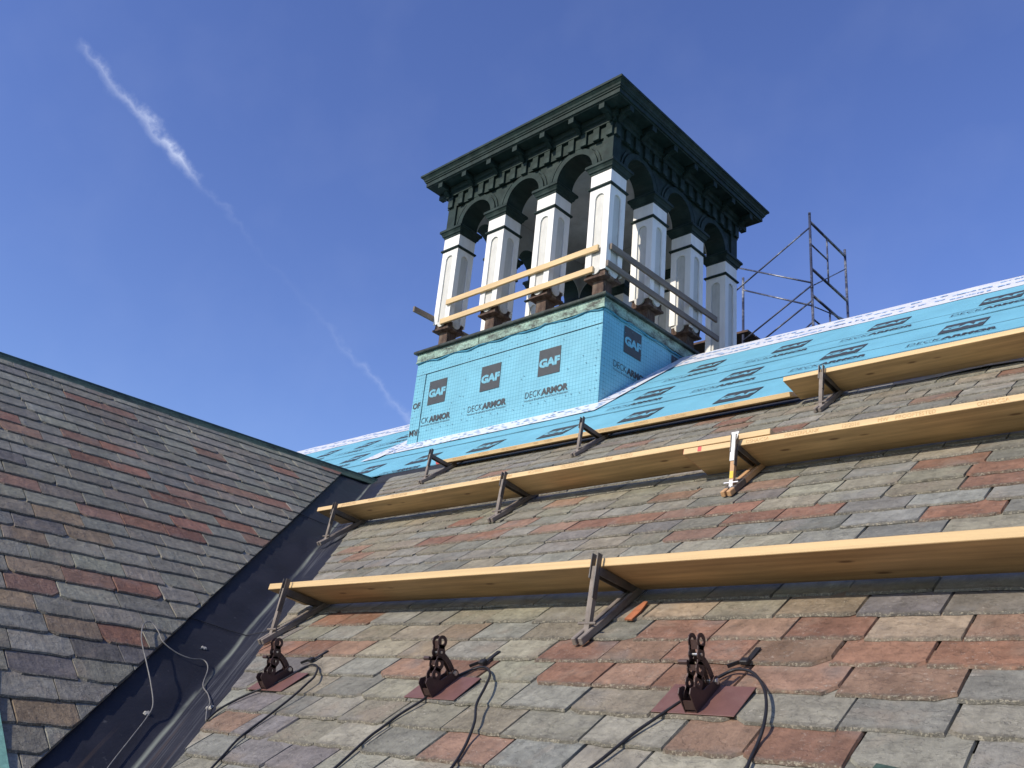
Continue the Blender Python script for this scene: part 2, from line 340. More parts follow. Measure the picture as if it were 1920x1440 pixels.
m, mk, Lk = material('valley_metal')
uv = mk('ShaderNodeUVMap', uv_map='place').outputs[0]; tc = mk('ShaderNodeTexCoord').outputs['Object']
su = mk('ShaderNodeSeparateXYZ', {0: uv}); U_, V_ = su.outputs[0], su.outputs[1]
st = noise(mk, scaled(mk, uv, (55.0, 1.1, 1.0)), 1.0, 5, 0.6); bl = noise(mk, tc, 2.6, 6, 0.65); fi = noise(mk, tc, 60, 5)
c = mix(mk, 1.0, rgb(.017, .018, .025), rng_map(mk, bl, 0.3, 0.7, 0.65, 1.5), 'MULTIPLY')
wob = mth(mk, 'ABSOLUTE', mth(mk, 'ADD', U_, mth(mk, 'MULTIPLY_ADD', noise(mk, scaled(mk, uv, (1, 1.3, 1)), 1.0, 3), 0.06, -0.03)))
line = rng_map(mk, wob, 0.022, 0.004); line = mth(mk, 'MULTIPLY', line, rng_map(mk, noise(mk, scaled(mk, uv, (8, 2.4, 1)), 1.0, 4), 0.32, 0.55))
c = mix(mk, mth(mk, 'MULTIPLY', line, 0.8), c, rgb(.22, .24, .20))
ms = mth(mk, 'MULTIPLY', rng_map(mk, st, 0.50, 0.66), mth(mk, 'MULTIPLY', rng_map(mk, U_, -0.02, 0.04), rng_map(mk, U_, 0.34, 0.16)))
c = mix(mk, mth(mk, 'MULTIPLY', mth(mk, 'MULTIPLY', ms, rng_map(mk, noise(mk, scaled(mk, uv, (1, .9, 1)), 1.0, 2), 0.44, 0.62)), 0.7), c, rgb(.20, .21, .22))
rs = mth(mk, 'MULTIPLY', rng_map(mk, noise(mk, scaled(mk, uv, (18, .8, 1)), 1.0, 4), 0.60, 0.72), rng_map(mk, V_, 3.2, 5.0)); c = mix(mk, mth(mk, 'MULTIPLY', rs, 0.55), c, rgb(.20, .13, .075))
sc_ = mth(mk, 'MULTIPLY', rng_map(mk, noise(mk, tc, 22, 6, 0.75), 0.63, 0.70), 0.30); c = mix(mk, sc_, c, rgb(.20, .20, .20))
MAT['valley_metal'] = fin(m, mk, Lk, c, rng_map(mk, bl, 0.3, 0.7, 0.5, 0.68), mth(mk, 'ADD', bl, mth(mk, 'MULTIPLY', fi, 0.05)), 0.01, 1.0, 0.0, 0.22)

# ------------------------------------------------------------------ lettering (flat print)
_txt = {}
def text_mesh(body, height, mat, bold=0.0, width=None, shear=0.0):
    key = (body, height, mat.name, bold, width)
    if key in _txt: return _txt[key]
    cu = bpy.data.curves.new('lettering', 'FONT'); cu.body = body; cu.size = 1.0; cu.offset = bold; cu.shear = shear; cu.resolution_u = 3
    o = bpy.data.objects.new('lettering_source', cu); COL.objects.link(o)
    dg = bpy.context.evaluated_depsgraph_get(); me = bpy.data.meshes.new_from_object(o.evaluated_get(dg))
    bpy.data.objects.remove(o); bpy.data.curves.remove(cu)
    xs = [v.co.x for v in me.vertices]; ys = [v.co.y for v in me.vertices]
    x0, x1, y1 = min(xs), max(xs), max(ys)
    sy = height/y1; sx = sy if width is None else width/(x1-x0)
    for v in me.vertices: v.co = ((v.co.x-x0)*sx, v.co.y*sy, 0)
    me.materials.clear(); me.materials.append(mat); me.name = 'lettering'
    _txt[key] = me; return me
def print_text(parent, fr, u, v, n, body, height, mat, bold=0.0, width=None, flip=False, name='lettering'):
    me = text_mesh(body, height, mat, bold, width)
    mw = fr @ Matrix.Translation((u, v, n))
    if flip: mw = mw @ Matrix.Rotation(pi, 4, 'Z')
    return link(name, me, mw, parent)
_sq = {}
def logo(parent, fr, u, v, n, size_v=0.365, wrap='wrap_wall', words=True):
    k = ('sq', size_v)
    if k not in _sq: _sq[k] = MB().box(0, 0.365, 0, size_v, 0, 0.0008).mesh('logo_square', MAT['ink'])
    link('logo_square', _sq[k], fr @ Matrix.Translation((u, v, n)), parent)
    print_text(parent, fr, u+0.012, v+size_v*0.33, n+0.0022, 'GAF', size_v*0.31, MAT[wrap], 0.060, 0.345, name='logo_letters')
    if words:
        print_text(parent, fr, u-0.19, v-0.265, n+0.0004, 'DECK', 0.088, MAT['ink'], -0.012, 0.27)
        print_text(parent, fr, u+0.085, v-0.265, n+0.0004, 'ARMOR', 0.088, MAT['ink'], 0.050, 0.44)
        print_text(parent, fr, u-0.19, v-0.312, n+0.0004, 'Premium Breathable Roof Deck Protection', 0.026, MAT['ink'], 0.0, 0.715)

# ================================================================== GROUND
g = link('ground', MB().add([(-4000, -4000, -10), (4000, -4000, -10), (4000, 4000, -10), (-4000, 4000, -10)], [(0, 1, 2, 3)]).mesh('ground', MAT['ground'])); g['kind'] = 'structure'

# ================================================================== MAIN ROOF
main_roof = thing('main_roof', (-6, 4, -10), 'long slate roof slope, upper part stripped and covered with blue printed underlayment', 'roof')
mb = MB()
def prof(x):     # cross-section of the building under the slates
    z = lambda y: (S*y-H)/C - 0.026/C
    return [(x, -1.3, -10), (x, -1.3, z(-1.3)-.02), (x, 9.45, z(9.45)), (x, 13.0, z(9.45)-S/C*3.55), (x, 13.0, -10)]
part('wall', MB().loops([prof(-19.0), prof(4.5)]), MAT['felt'], main_roof)

RNG = random.Random(11)
PAL_M = [((.264, .248, .188), 6), ((.252, .240, .196), 6), ((.236, .232, .200), 3.5), ((.274, .240, .178), 3.5), ((.218, .200, .174), 1.5), ((.290, .272, .222), 3)]
PAL_W = [((.245, .236, .192), 6), ((.228, .214, .178), 4), ((.254, .246, .192), 3), ((.240, .208, .168), 2.5), ((.212, .204, .178), 1.5)]
def pick(pal):
    t = RNG.uniform(0, sum(w_ for _, w_ in pal))
    for c_, w_ in pal:
        t -= w_
        if t <= 0: return c_
    return pal[-1][0]
LEN = 0.30
def outline(w_, r):
    n = 7; pts = []
    cl = r.uniform(.012, .05) if r.random() < .30 else 0; crr = r.uniform(.012, .06) if r.random() < .38 else 0
    for i in range(n):
        u = -w_/2 + w_*i/(n-1); v = r.uniform(-.005, .005)
        if cl and i == 0: v += cl*r.uniform(.4, 1.0)
        if cl and i == 0: pts.append((u, v)); pts.append((u+cl, r.uniform(-.002, .002))); continue
        if crr and i == n-1: pts.append((u-crr*r.uniform(.5, 1.0), r.uniform(-.002, .002))); pts.append((u, crr*r.uniform(.3, .9))); continue
        pts.append((u, v))
    nb = [p for p in pts]; nb.sort(key=lambda p: p[0])
    return nb, [(w_/2+r.uniform(-.002, .001), .11), (w_/2-.001, LEN), (-w_/2+.001, LEN), (-w_/2+r.uniform(-.001, .002), .12)]
def clip(poly, a, b, c_):     # keep a*x + b*y + c >= 0
    o = []
    for i in range(len(poly)):
        p, q = poly[i], poly[(i+1) % len(poly)]; fp = a*p[0]+b*p[1]+c_; fq = a*q[0]+b*q[1]+c_
        if fp >= 0: o.append(p)
        if fp*fq < 0: t = fp/(fp-fq); o.append((p[0]+t*(q[0]-p[0]), p[1]+t*(q[1]-p[1])))
    return o
def slate_geo(poly, r, T):
    n = len(poly); cx = sum(p[0] for p in poly)/n; nb = lambda v: .0165-.0620*v
    bot = [(u, v, nb(v)) for u, v in poly]; top = []
    for u, v in poly:
        k = r.uniform(.0025, .008) if v < .06 else r.uniform(.001, .003)
        top.append((u+(.003 if u < cx else -.003)*r.uniform(.4, 1.3), v+(k if v < .2 else 0), nb(v)+T*(r.uniform(.82, 1.0) if v < .06 else 1)))
    return bot+top, [tuple(range(n-1, -1, -1)), tuple(range(n, 2*n))] + [(i, (i+1) % n, n+(i+1) % n, n+i) for i in range(n)]
VAR = []
for i in range(28):
    r = random.Random(900+i); lo, hi = outline(.30, r); v_, f_ = slate_geo(lo+hi, r, r.uniform(.0085, .0105))
    VAR.append(MB().add(v_, f_).mesh('slate', MAT['slate']))

RED_M = [(1260,1187),(1405,1190),(1545,1188),(1190,1225),(1290,1228),(1427,1232),(1577,1235),(1770,1237),(1177,1270),(1285,1277),(1577,1287),(1640,1290),(1365,1397),(1865,1185),(1452,1392),
 (1145,1222),(1070,1222),(1055,1262),(1157,1267),(752,1255),(862,1250),(935,1417),(550,1220),(582,1220),(647,1218),(505,1218),(630,1165),(690,1157),(755,1255),(415,1367),
 (655,1052),(665,1035),(797,1021),(872,980),(892,1007),(942,1002),(1205,832),(1305,802),(1355,807),(1000,980),(1080,950),(910,1005),(1017,995),(1075,987),(1155,977),(1237,967),(1330,1002),(1280,935),(895,977),(955,884),
 (1377,800),(1480,807),(1772,748),(1885,703),(1456,911),(1580,915),(1769,877),(1899,882),(1858,908),(1411,954),(1452,973),(1545,961),(1796,970),(1868,960),(1356,1001),(1274,963)]
TAN_M = [(777,1220),(1010,1180),(900,1180),(1690,1185),(1300,1145),(1200,690),(1600,1145)]
PUR_M = [(580,1242),(480,1280),(510,1327),(480,1375),(460,1422),(532,1422),(1700,1130)]
RED_W = [(138,749),(197,771),(251,789),(22,782),(55,811),(124,826),(211,844),(168,862),(233,884),(386,859),(503,873),(547,888),(609,882),(379,910),(346,924),(426,928),(324,942),(386,957),(474,939),(536,955),
 (186,964),(255,979),(350,984),(328,1001),(430,986),(474,1015),(4,895),(113,1074),(40,1088),(91,1103),(292,1108),(3,1085),(190,1180)]
PUR_W = [(122,1250),(156,1211),(241,1226),(118,1000),(40,860)]
RED_M = [main_xs(*q) for q in RED_M]; TAN_M = [main_xs(*q) for q in TAN_M]; PUR_M = [main_xs(*q) for q in PUR_M]
RED_W = [wing_yt(*q) for q in RED_W]; PUR_W = [wing_yt(*q) for q in PUR_W]
def hit(lst, u0, u1, v0, v1): return any(u0 <= u <= u1 and v0 <= v <= v1 for u, v in lst)

def lay(u_min, gap, fr, courses, exposure, u_lo, u_hi, v_top, phase, cutter, reds, tans, purs, pal, redc, skip=None):
    """returns slates as (frame, outline or None, variant, width, colour, screen size)"""
    out_ = []
    for k, v0 in courses:
        u = phase + (0.15 if k % 2 else 0.0) + RNG.uniform(-.03, .03)
        while u > u_lo-.4: u -= RNG.choice((.27, .30, .305, .33))
        while u < u_hi:
            w_ = RNG.choice((.25, .28, .29, .30, .30, .305, .315, .335)); u0, u1 = u, u+w_; u = u1+gap*RNG.uniform(.003, .008)
            if hit(reds, u0, u1, v0, v0+exposure): c_ = redc[0] if RNG.random() < .6 else redc[1]
            elif hit(purs, u0, u1, v0, v0+exposure): c_ = redc[2]
            elif hit(tans, u0, u1, v0, v0+exposure): c_ = redc[3]
            else: c_ = pick(pal)
            j = RNG.uniform(.90, 1.10); c_ = (c_[0]*j*RNG.uniform(.97, 1.03), c_[1]*j, c_[2]*j*RNG.uniform(.96, 1.04))
            a, b, cc = cutter; uc = (u0+u1)/2
            corners = [(u0, v0), (u1, v0), (u1, v0+LEN), (u0, v0+LEN)]; ins = [a*p+b*q+cc for p, q in corners]
            if max(ins) <= 0: continue
            dv = RNG.uniform(-.006, .006); lift = RNG.uniform(0, .0025)
            mw = fr @ Matrix.Translation((uc, v0+dv, lift)) @ Matrix.Rotation(RNG.uniform(-.010, .010), 4, 'Z')
            P = fr @ Vector((uc, v0+.06, 0)); sx, sy, z = proj(P)
            vis = 1/z if (-90 < sx < 2010 and -60 < sy < 1500 and z > 0) else 0
            poly = None
            cut = min(ins) < 0 or v0+LEN > v_top or u0 < u_min
            if cut:
                lo, hi = outline(w_, RNG); poly = lo+hi
                poly = clip(poly, a, b, a*uc+b*(v0+dv)+cc)
                if v0+LEN > v_top: poly = clip(poly, 0, -1, v_top-v0-dv)
                if u0 < u_min: poly = clip(poly, 1, 0, uc-u_min)
                if len(poly) < 3: continue
                us = [p[0] for p in poly]; vv = [p[1] for p in poly]
                if (max(us)-min(us)) < .04 or max(vv)-min(vv) < .04: continue
                if min(vv) > exposure-.01: continue
            out_.append((mw, poly, RNG.randrange(len(VAR)), w_, c_, vis, uc, v0))
    return out_
def place_slates(lst, parent, limit):
    order = sorted(range(len(lst)), key=lambda i: -lst[i][5]); near = set(i for i in order[:limit] if lst[i][5] > 0)
    far = MB(); cols = []; locs = []
    for i, (mw, poly, var, w_, c_, vis, _, _) in enumerate(lst):
        if i in near:
            if poly is None:
                o = link('slate', VAR[var], mw @ Matrix.Diagonal((w_/.30, 1, 1, 1)), parent)
            else:
                v_, f_ = slate_geo(poly, RNG, RNG.uniform(.0085, .0105)); o = link('slate', MB().add(v_, f_).mesh('slate', MAT['slate']), mw, parent)
            o.color = (c_[0], c_[1], c_[2], 1)
        else:
            if poly is None: lo, hi = outline(w_, RNG); poly = lo+hi
            v_, f_ = slate_geo(poly, RNG, RNG.uniform(.0085, .0105)); far.add([mw @ Vector(p) for p in v_], f_); cols += [c_]*len(v_); locs += [(p[0], p[1]) for p in v_]
    if far.v:
        me = far.mesh('slate_field', MAT['slate_far'], recalc=True)
        at = me.color_attributes.new('slate_colour', 'FLOAT_COLOR', 'POINT')
        for i, c_ in enumerate(cols): at.data[i].color = (c_[0], c_[1], c_[2], 1)
        uvl = me.uv_layers.new(name='place')
        for lp in me.loops: uvl.data[lp.index].uv = locs[lp.vertex_index]
        o = link('slate_field', me, None, parent); o['kind'] = 'stuff'
EXP_M, EXP_W = .1713, .176
cm = [(k, 2.6475+EXP_M*k) for k in range(-14, 23) if 2.6475+EXP_M*k < 6.36]
# keep right of the valley gutter: x + s*C + H*S + 2.1 - 0.33 >= 0
SL = lay(-99, 1.0, MM, cm, EXP_M, -8.2, 3.2, 6.52, -1.53, (1, C, H*S+2.1-.33), RED_M, TAN_M, PUR_M, PAL_M,
         [(.248, .134, .088), (.272, .172, .118), (.176, .162, .156), (.290, .226, .158)])
# slates make room for the three snow-guard flashing plates
GUARDS = [(-1.615, 2.155), (-2.83, 2.15), (-4.005, 2.135)]
place_slates(SL, main_roof, 300)

# felt strip past the slating; its black also paints the shade under the plank
part('felt_shade_strip', MB().add([M(-8.3, 6.40, -.004), M(3.4, 6.40, -.004), M(3.4, 6.82, .001), M(-8.3, 6.82, .001)], [(0, 1, 2, 3)]), MAT['felt'], main_roof)
mb = MB(); rr = random.Random(5); xs_ = [-2.2+i*.16 for i in range(34)]; rows = []
for j, (sv, nv) in enumerate(((6.36, .030), (6.42, .042), (6.50, .040), (6.62, .020))):
    rows.append([M(x, sv+.022*sin(x*3.1)+rr.uniform(-.006, .006)+max(0, (-1.5-x))*.05, nv+.008*sin(x*7+j)) for x in xs_])
mb.add([p for r_ in rows for p in r_], [(j*34+i, j*34+i+1, (j+1)*34+i+1, (j+1)*34+i) for j in range(3) for i in range(33)])
part('loose_membrane', mb, simple('loose_membrane', (.34, .34, .42), 0.5, 0.15), main_roof, smooth=True)

def sheet(u0, u1, v0, v1, nu, nv, amp, base, seed):
    r = random.Random(seed); ph = [(r.uniform(2, 9), r.uniform(3, 14), r.uniform(0, 6)) for _ in range(5)]
    mb = MB(); vs_ = []
    for j in range(nv+1):
        for i in range(nu+1):
            u = u0+(u1-u0)*i/nu; v = v0+(v1-v0)*j/nv
            n = sum(sin(a*u+b*v+c_) for a, b, c_ in ph)/5*amp
            vs_.append((u, v, base+n))
    return mb.add(vs_, [(j*(nu+1)+i, j*(nu+1)+i+1, (j+1)*(nu+1)+i+1, (j+1)*(nu+1)+i) for j in range(nv) for i in range(nu)])
strips = [(6.77, 7.72, .004), (7.69, 8.72, .008), (8.69, 10.02, .012), (9.93, 10.615, .016)]
under = []
for i, (s0, s1, n0) in enumerate(strips[:3]):
    o = part('underlayment_strip', sheet(-18.5, 4.2, s0, s1, 150, 8, .0018, n0, 40+i), MAT['wrap_roof'], main_roof, mw=MM, smooth=True); under.append(o)
    mb = MB().box(-18.5, 4.2, s0+.012, s0+.020, n0+.0028, n0+.0032); link('lap_line', mb.mesh('lap_line', MAT['ink']), MM, o)
    if i: mb = MB().box(-18.5, 4.2, s0+.42, s0+.427, n0+.0028, n0+.0032); link('lap_line', mb.mesh('lap_line', MAT['ink']), MM, o)
def in_cupola(x, s): return -10.0 < x < -6.05 and s > 7.75
for row, (sb, x0, dx) in enumerate(((7.08, -5.07, 1.062), (8.15, -4.46, 1.07), (9.215, -5.40, 1.067))):
    for k in range(-12, 5):
        x = x0+dx*k
        if x < -17 or x > 0.3 or in_cupola(x, sb) or in_cupola(x+.37, sb): continue
        logo(under[row], MM, x, sb, strips[row][2]+.0045, 0.345, 'wrap_roof', words=not in_cupola(x, sb-.3))
ridge_mem = part('ridge_membrane', sheet(-18.5, 4.2, 9.93, 10.62, 150, 6, .004, .017, 60), MAT['white_membrane'], main_roof, mw=MM, smooth=True)
MB_ = frame((-1, 0, 0), (0, -C, S), (0, S, C), M(0, 10.62, .017) + Vector((0, .0, 0)))      # far side of the ridge, seen from behind
part('ridge_membrane', sheet(-4.2, 18.5, -.6, 0.0, 60, 3, .003, 0, 61), MAT['white_membrane'], main_roof, mw=MB_, smooth=True)
r = random.Random(8); mb = MB()
for k in range(150):        # the membrane's smeared blue print
    x = -18+k*.150; 
    for s_ in (10.06, 10.17, 10.30, 10.43):
        if (k//3) % 2 == (0 if s_ in (10.06, 10.30) else 1):
            for q in range(5):
                uu = x+r.uniform(0, .13); ww = r.uniform(.015, .05)
                mb.box(uu, uu+ww, s_+r.uniform(-.02, .02), s_+r.uniform(.025, .055), .0225, .0230)
link('printed_mark', mb.mesh('printed_mark', MAT['blue_ink']), MM, ridge_mem)['kind'] = 'stuff'
CX, CY = -7.955, 9.425; HB = 1.715
def tape(u0, u1, s0, s1, seed, n, skew=0.0):
    sh = sheet(u0, u1, s0, s1, 40, 5, .004, n, seed)
    if skew: sh.v = [(x, s_+skew*(x-u0), q) for x, s_, q in sh.v]
    o = part('flashing_tape', sh, MAT['white_membrane'], main_roof, mw=MM, smooth=True)
    r = random.Random(seed); mb = MB()
    for k in range(int((u1-u0)*(s1-s0)*70)):
        uu = r.uniform(u0, u1-.05); vv = round(r.uniform(s0+.03, s1-.08)/.11)*.11; ww = r.uniform(.02, .06)
        mb.box(uu, uu+ww, vv+skew*(uu-u0), vv+skew*(uu-u0)+r.uniform(.02, .045), n+.0062, n+.0066)
    link('printed_mark', mb.mesh('printed_mark', MAT['blue_ink']), MM, o)['kind'] = 'stuff'
tape(-9.78, -5.98, 8.02, 8.53, 70, .019)
tape(-6.26, -5.98, 8.50, 10.60, 71, .026)
tape(-10.05, -9.66, 7.88, 10.55, 72, .024)
# ------------------------------------------------------------------ valley gutter between the two slopes
me_v = []; fs = []; uvs = []; NA, r = 90, random.Random(3)
cross = [-.52, -.40, -.28, -.17, -.09, -.04, -.015, 0, .015, .04, .09, .17, .28, .40, .52]
for i in range(NA+1):
    a = -.06 + 5.9*i/NA; X, Y = XR+a, YV-a
    for w_ in cross:
        wv = .0025*sin(a*5+w_*20)+.0018*sin(a*11.3-w_*33)
        if w_ < 0: p = L(Y+w_, -(X-XR)/C, -.006+wv)
        else: p = M(X+w_, (Y-H*S)/C, -.006+wv)
        if abs(w_) < .05: p = p + Vector((0, 0, .012*(1-abs(w_)/.05)))
        me_v.append(p); uvs.append((w_, a))
nc = len(cross)
mb = MB().add(me_v, [(i*nc+k, i*nc+k+1, (i+1)*nc+k+1, (i+1)*nc+k) for i in range(NA) for k in range(nc-1)])
me = mb.mesh('valley_flashing', MAT['valley_metal'], smooth=True); ul = me.uv_layers.new(name='place')
for lp in me.loops: ul.data[lp.index].uv = uvs[lp.vertex_index]
vf = link('valley_flashing', me, None, main_roof)
for a in (1.35, 3.05, 4.6):       # cross seams of the gutter sheets
    X, Y = XR+a, YV-a
    pts = [L(Y+w_-w_*.0, -(X+w_*.25-XR)/C, .001) for w_ in (-.5, -.3, -.1)] + [M(X+.02, (Y-H*S)/C, .004)] + [M(X+w_, (Y+.25*w_-H*S)/C, .001) for w_ in (.2, .45)]
    link('seam', MB().tube(pts, .0028, 6).mesh('seam', MAT['felt']), None, vf)

# ================================================================== WING ROOF
wing = thing('wing_roof', (XR, 3, -10), 'cross wing slate roof with green copper ridge, sloping down to the valley', 'roof')
def wprof(y):
    z = ZR-.026/C; return [(XR-5.2, y, -10), (XR-5.2, y, z-5.2*S/C), (XR, y, z), (XR+5.0, y, z-5.0*S/C), (XR+5.0, y, -10)]
part('wall', MB().loops([wprof(1.462), wprof(6.35)]), MAT['felt'], wing)
cw = [(k, -4.948+EXP_W*k) for k in range(-4, 28) if -4.948+EXP_W*k < -.10]
# keep left of the valley gutter: y <= YV + t*C - 0.42
WL = lay(1.482, 0.35, ML, cw, EXP_W, 1.48, 6.2, -.015, 2.0, (-1, C, YV-.42), RED_W, [wing_yt(*q) for q in ((60,1060),(30,1000),(80,1160),(20,1140),(95,980),(150,1010),(122,1339),(30,1240))], PUR_W, PAL_W,
         [(.262, .134, .092), (.275, .164, .118), (.140, .128, .122), (.270, .205, .135)])
WL = [s_ for s_ in WL if s_[6]+s_[3]/2 > 1.53]
place_slates(WL, wing, 300)
# copper ridge roll
sec = [(-.15, -.002), (-.15, .010), (-.055, .018), (-.045, .040), (-.02, .062), (.02, .062)]
def ridge_pt(y, q, n):       # q along the slope below the ridge
    return Vector((XR, y, ZR)) + (-dL)*q + nL*n
def ridge_ring(y):
    R_ = [Vector((XR+q*C+n*S, y, ZR-abs(q)*S+n*C)) for q, n in ((.115, .004), (.115, .017), (.045, .024))]
    T_ = [Vector((XR+dx, y, ZR+dz)) for dx, dz in ((.028, .026), (.022, .046), (0, .055), (-.022, .046), (-.028, .026))]
    Lf = [Vector((2*XR-p.x, y, p.z)) for p in reversed(R_)]
    return R_+T_+Lf
ys = [1.42+i*.6 for i in range(9)]+[6.36]
rc = part('ridge_cap', MB().loops([ridge_ring(y) for y in ys]), MAT['copper_dark'], wing, label='dark green copper ridge roll')
# verdigris copper along the gable verge
part('verge_flashing', MB().loops([[L(1.37, t, -.10), L(1.37, t, .036), L(1.488, t, .036), L(1.492, t, .012), L(1.47, t, .010), L(1.47, t, -.10)] for t in (-5.6, -4.5, -3, -1.5, -.03)]), MAT['verdigris'], wing, label='pale green verdigris copper verge')

# ================================================================== CUPOLA
cup = thing('cupola', (CX, CY, 3.2), 'open square cupola with white arcaded columns and dark green bracketed cornice on blue wrapped base', 'cupola')
CF = Matrix.Translation((CX, CY, 0))
def side_frame(k, half):      # u runs left to right seen from outside, v up, n outward
    ang = k*pi/2; n = Vector((sin(ang), -cos(ang), 0)); u = Vector((cos(ang), sin(ang), 0))
    return frame(u, (0, 0, 1), n, Vector((CX, CY, 0)) + n*half)
part('base_wall', MB().box(-HB, HB, -HB, HB, 3.2, 5.12), MAT['felt'], cup, mw=CF)
for k in range(4):
    fr = side_frame(k, HB)
    sh = part('wrap_sheet', sheet(-HB-.003, HB+.003, 3.5, 5.10, 60, 28, .0025, .0045, 80+k), MAT['wrap_wall'], cup, mw=fr, smooth=True)
    if k == 0:
        for u0 in (-1.395, -.335, .712): logo(sh, fr, u0, 4.342, .0095, words=(u0 > -1))
        print_text(sh, fr, -1.475, 4.077, .0099, 'CK', .088, MAT['ink'], -.012, .15)
        print_text(sh, fr, -1.31, 4.077, .0099, 'ARMOR', .088, MAT['ink'], .050, .44)
        print_text(sh, fr, -1.475, 4.030, .0099, 'Breathable Roof Deck Protection', .026, MAT['ink'], 0, .60)
    if k == 1:
        logo(sh, fr, -1.285, 4.635, .0095); logo(sh, fr, -.235, 4.635, .0095); logo(sh, fr, .82, 4.635, .0095)
    # upper lap sheet and the corner strip
    up = part('wrap_sheet', sheet(-HB-.006, HB+.006, 4.855 if k == 0 else 5.03, 5.10, 40, 5, .0016, .0125, 90+k), MAT['wrap_wall'], cup, mw=fr, smooth=True)
    mb = MB().box(-HB, HB, 4.853, 4.857, .0145, .0150) if k == 0 else MB().box(-HB, HB, 5.028, 5.031, .0145, .0150)
    link('lap_line', mb.mesh('lap_line', MAT['ink']), fr, up)
    r = random.Random(20+k); mb = MB()
    spots = [(-1.6+i*.16+r.uniform(-.03, .03), 4.90+.06*(i % 2)) for i in range(21)] + [(-1.62+i*.14+r.uniform(-.03, .03), 3.98+r.uniform(-.02, .02)) for i in range(24)]
    spots += [(r.uniform(-1.6, 1.6), r.uniform(4.05, 4.85)) for i in range(26)] + [(-1.66+r.uniform(-.02, .02), 4.0+i*.1) for i in range(9)] + [(1.66+r.uniform(-.02, .02), 4.0+i*.1) for i in range(9)]
    for (u, v) in spots: mb.add([(u+.008*cos(q*pi/3), v+.008*sin(q*pi/3), .0152) for q in range(6)] + [(u, v, .019)], [(q, (q+1) % 6, 6) for q in range(6)])
    link('fastener', mb.mesh('fastener', MAT['fastener']), fr, sh)['kind'] = 'stuff'
    if k == 0:
        cs = part('wrap_sheet', sheet(-HB-.006, -1.505, 3.7, 4.86, 8, 20, .002, .0125, 99), MAT['wrap_wall'], cup, mw=fr, smooth=True)
        link('lap_line', MB().box(-1.507, -1.503, 3.7, 4.86, .0150, .0154).mesh('lap_line', MAT['ink']), fr, cs)
        print_text(cs, fr, -1.70, 4.335, .0165, 'OF', .09, MAT['ink'], .035, .16)
        print_text(cs, fr, -1.52, 4.00, .0165, 'RM', .088, MAT['ink'], .035, .18, flip=True)
# the wrap's loose upper hem bunched below the apron
for k in (0, 1):
    fr = side_frame(k, HB); r = random.Random(60+k)
    pts = [(-1.72+i*.086, 5.052+.016*sin(i*.9+k)+r.uniform(-.008, .008), .020+r.uniform(-.004, .006)) for i in range(41)]
    part('wrap_hem', MB().tube(pts, .013, 7), MAT['wrap_hem'], cup, mw=fr, smooth=True)
# copper apron and lip
def sq(h_, z): return [(-h_, -h_, z), (h_, -h_, z), (h_, h_, z), (-h_, h_, z)]
part('apron_flashing', MB().loops([sq(1.722, 5.065), sq(1.752, 5.062), sq(1.742, 5.10), sq(1.742, 5.205), sq(1.70, 5.205)]), MAT['copper'], cup, mw=CF)
for z_, x_ in ((5.1, -.45),): part('seam', MB().box(x_-.006, x_+.006, -1.7465, -1.743, 5.066, 5.205), MAT['copper_dark'], cup, mw=CF)
part('lip', MB().loops([sq(1.735, 5.207), sq(1.785, 5.210), sq(1.79, 5.222), sq(1.79, 5.243), sq(1.775, 5.256), sq(1.70, 5.258)]), MAT['lip_copper'], cup, mw=CF)
part('floor', MB().box(-1.70, 1.70, -1.70, 1.70, 5.22, 5.262), simple('floor_board', (.36, .34, .30), .8, .3), cup, mw=CF)
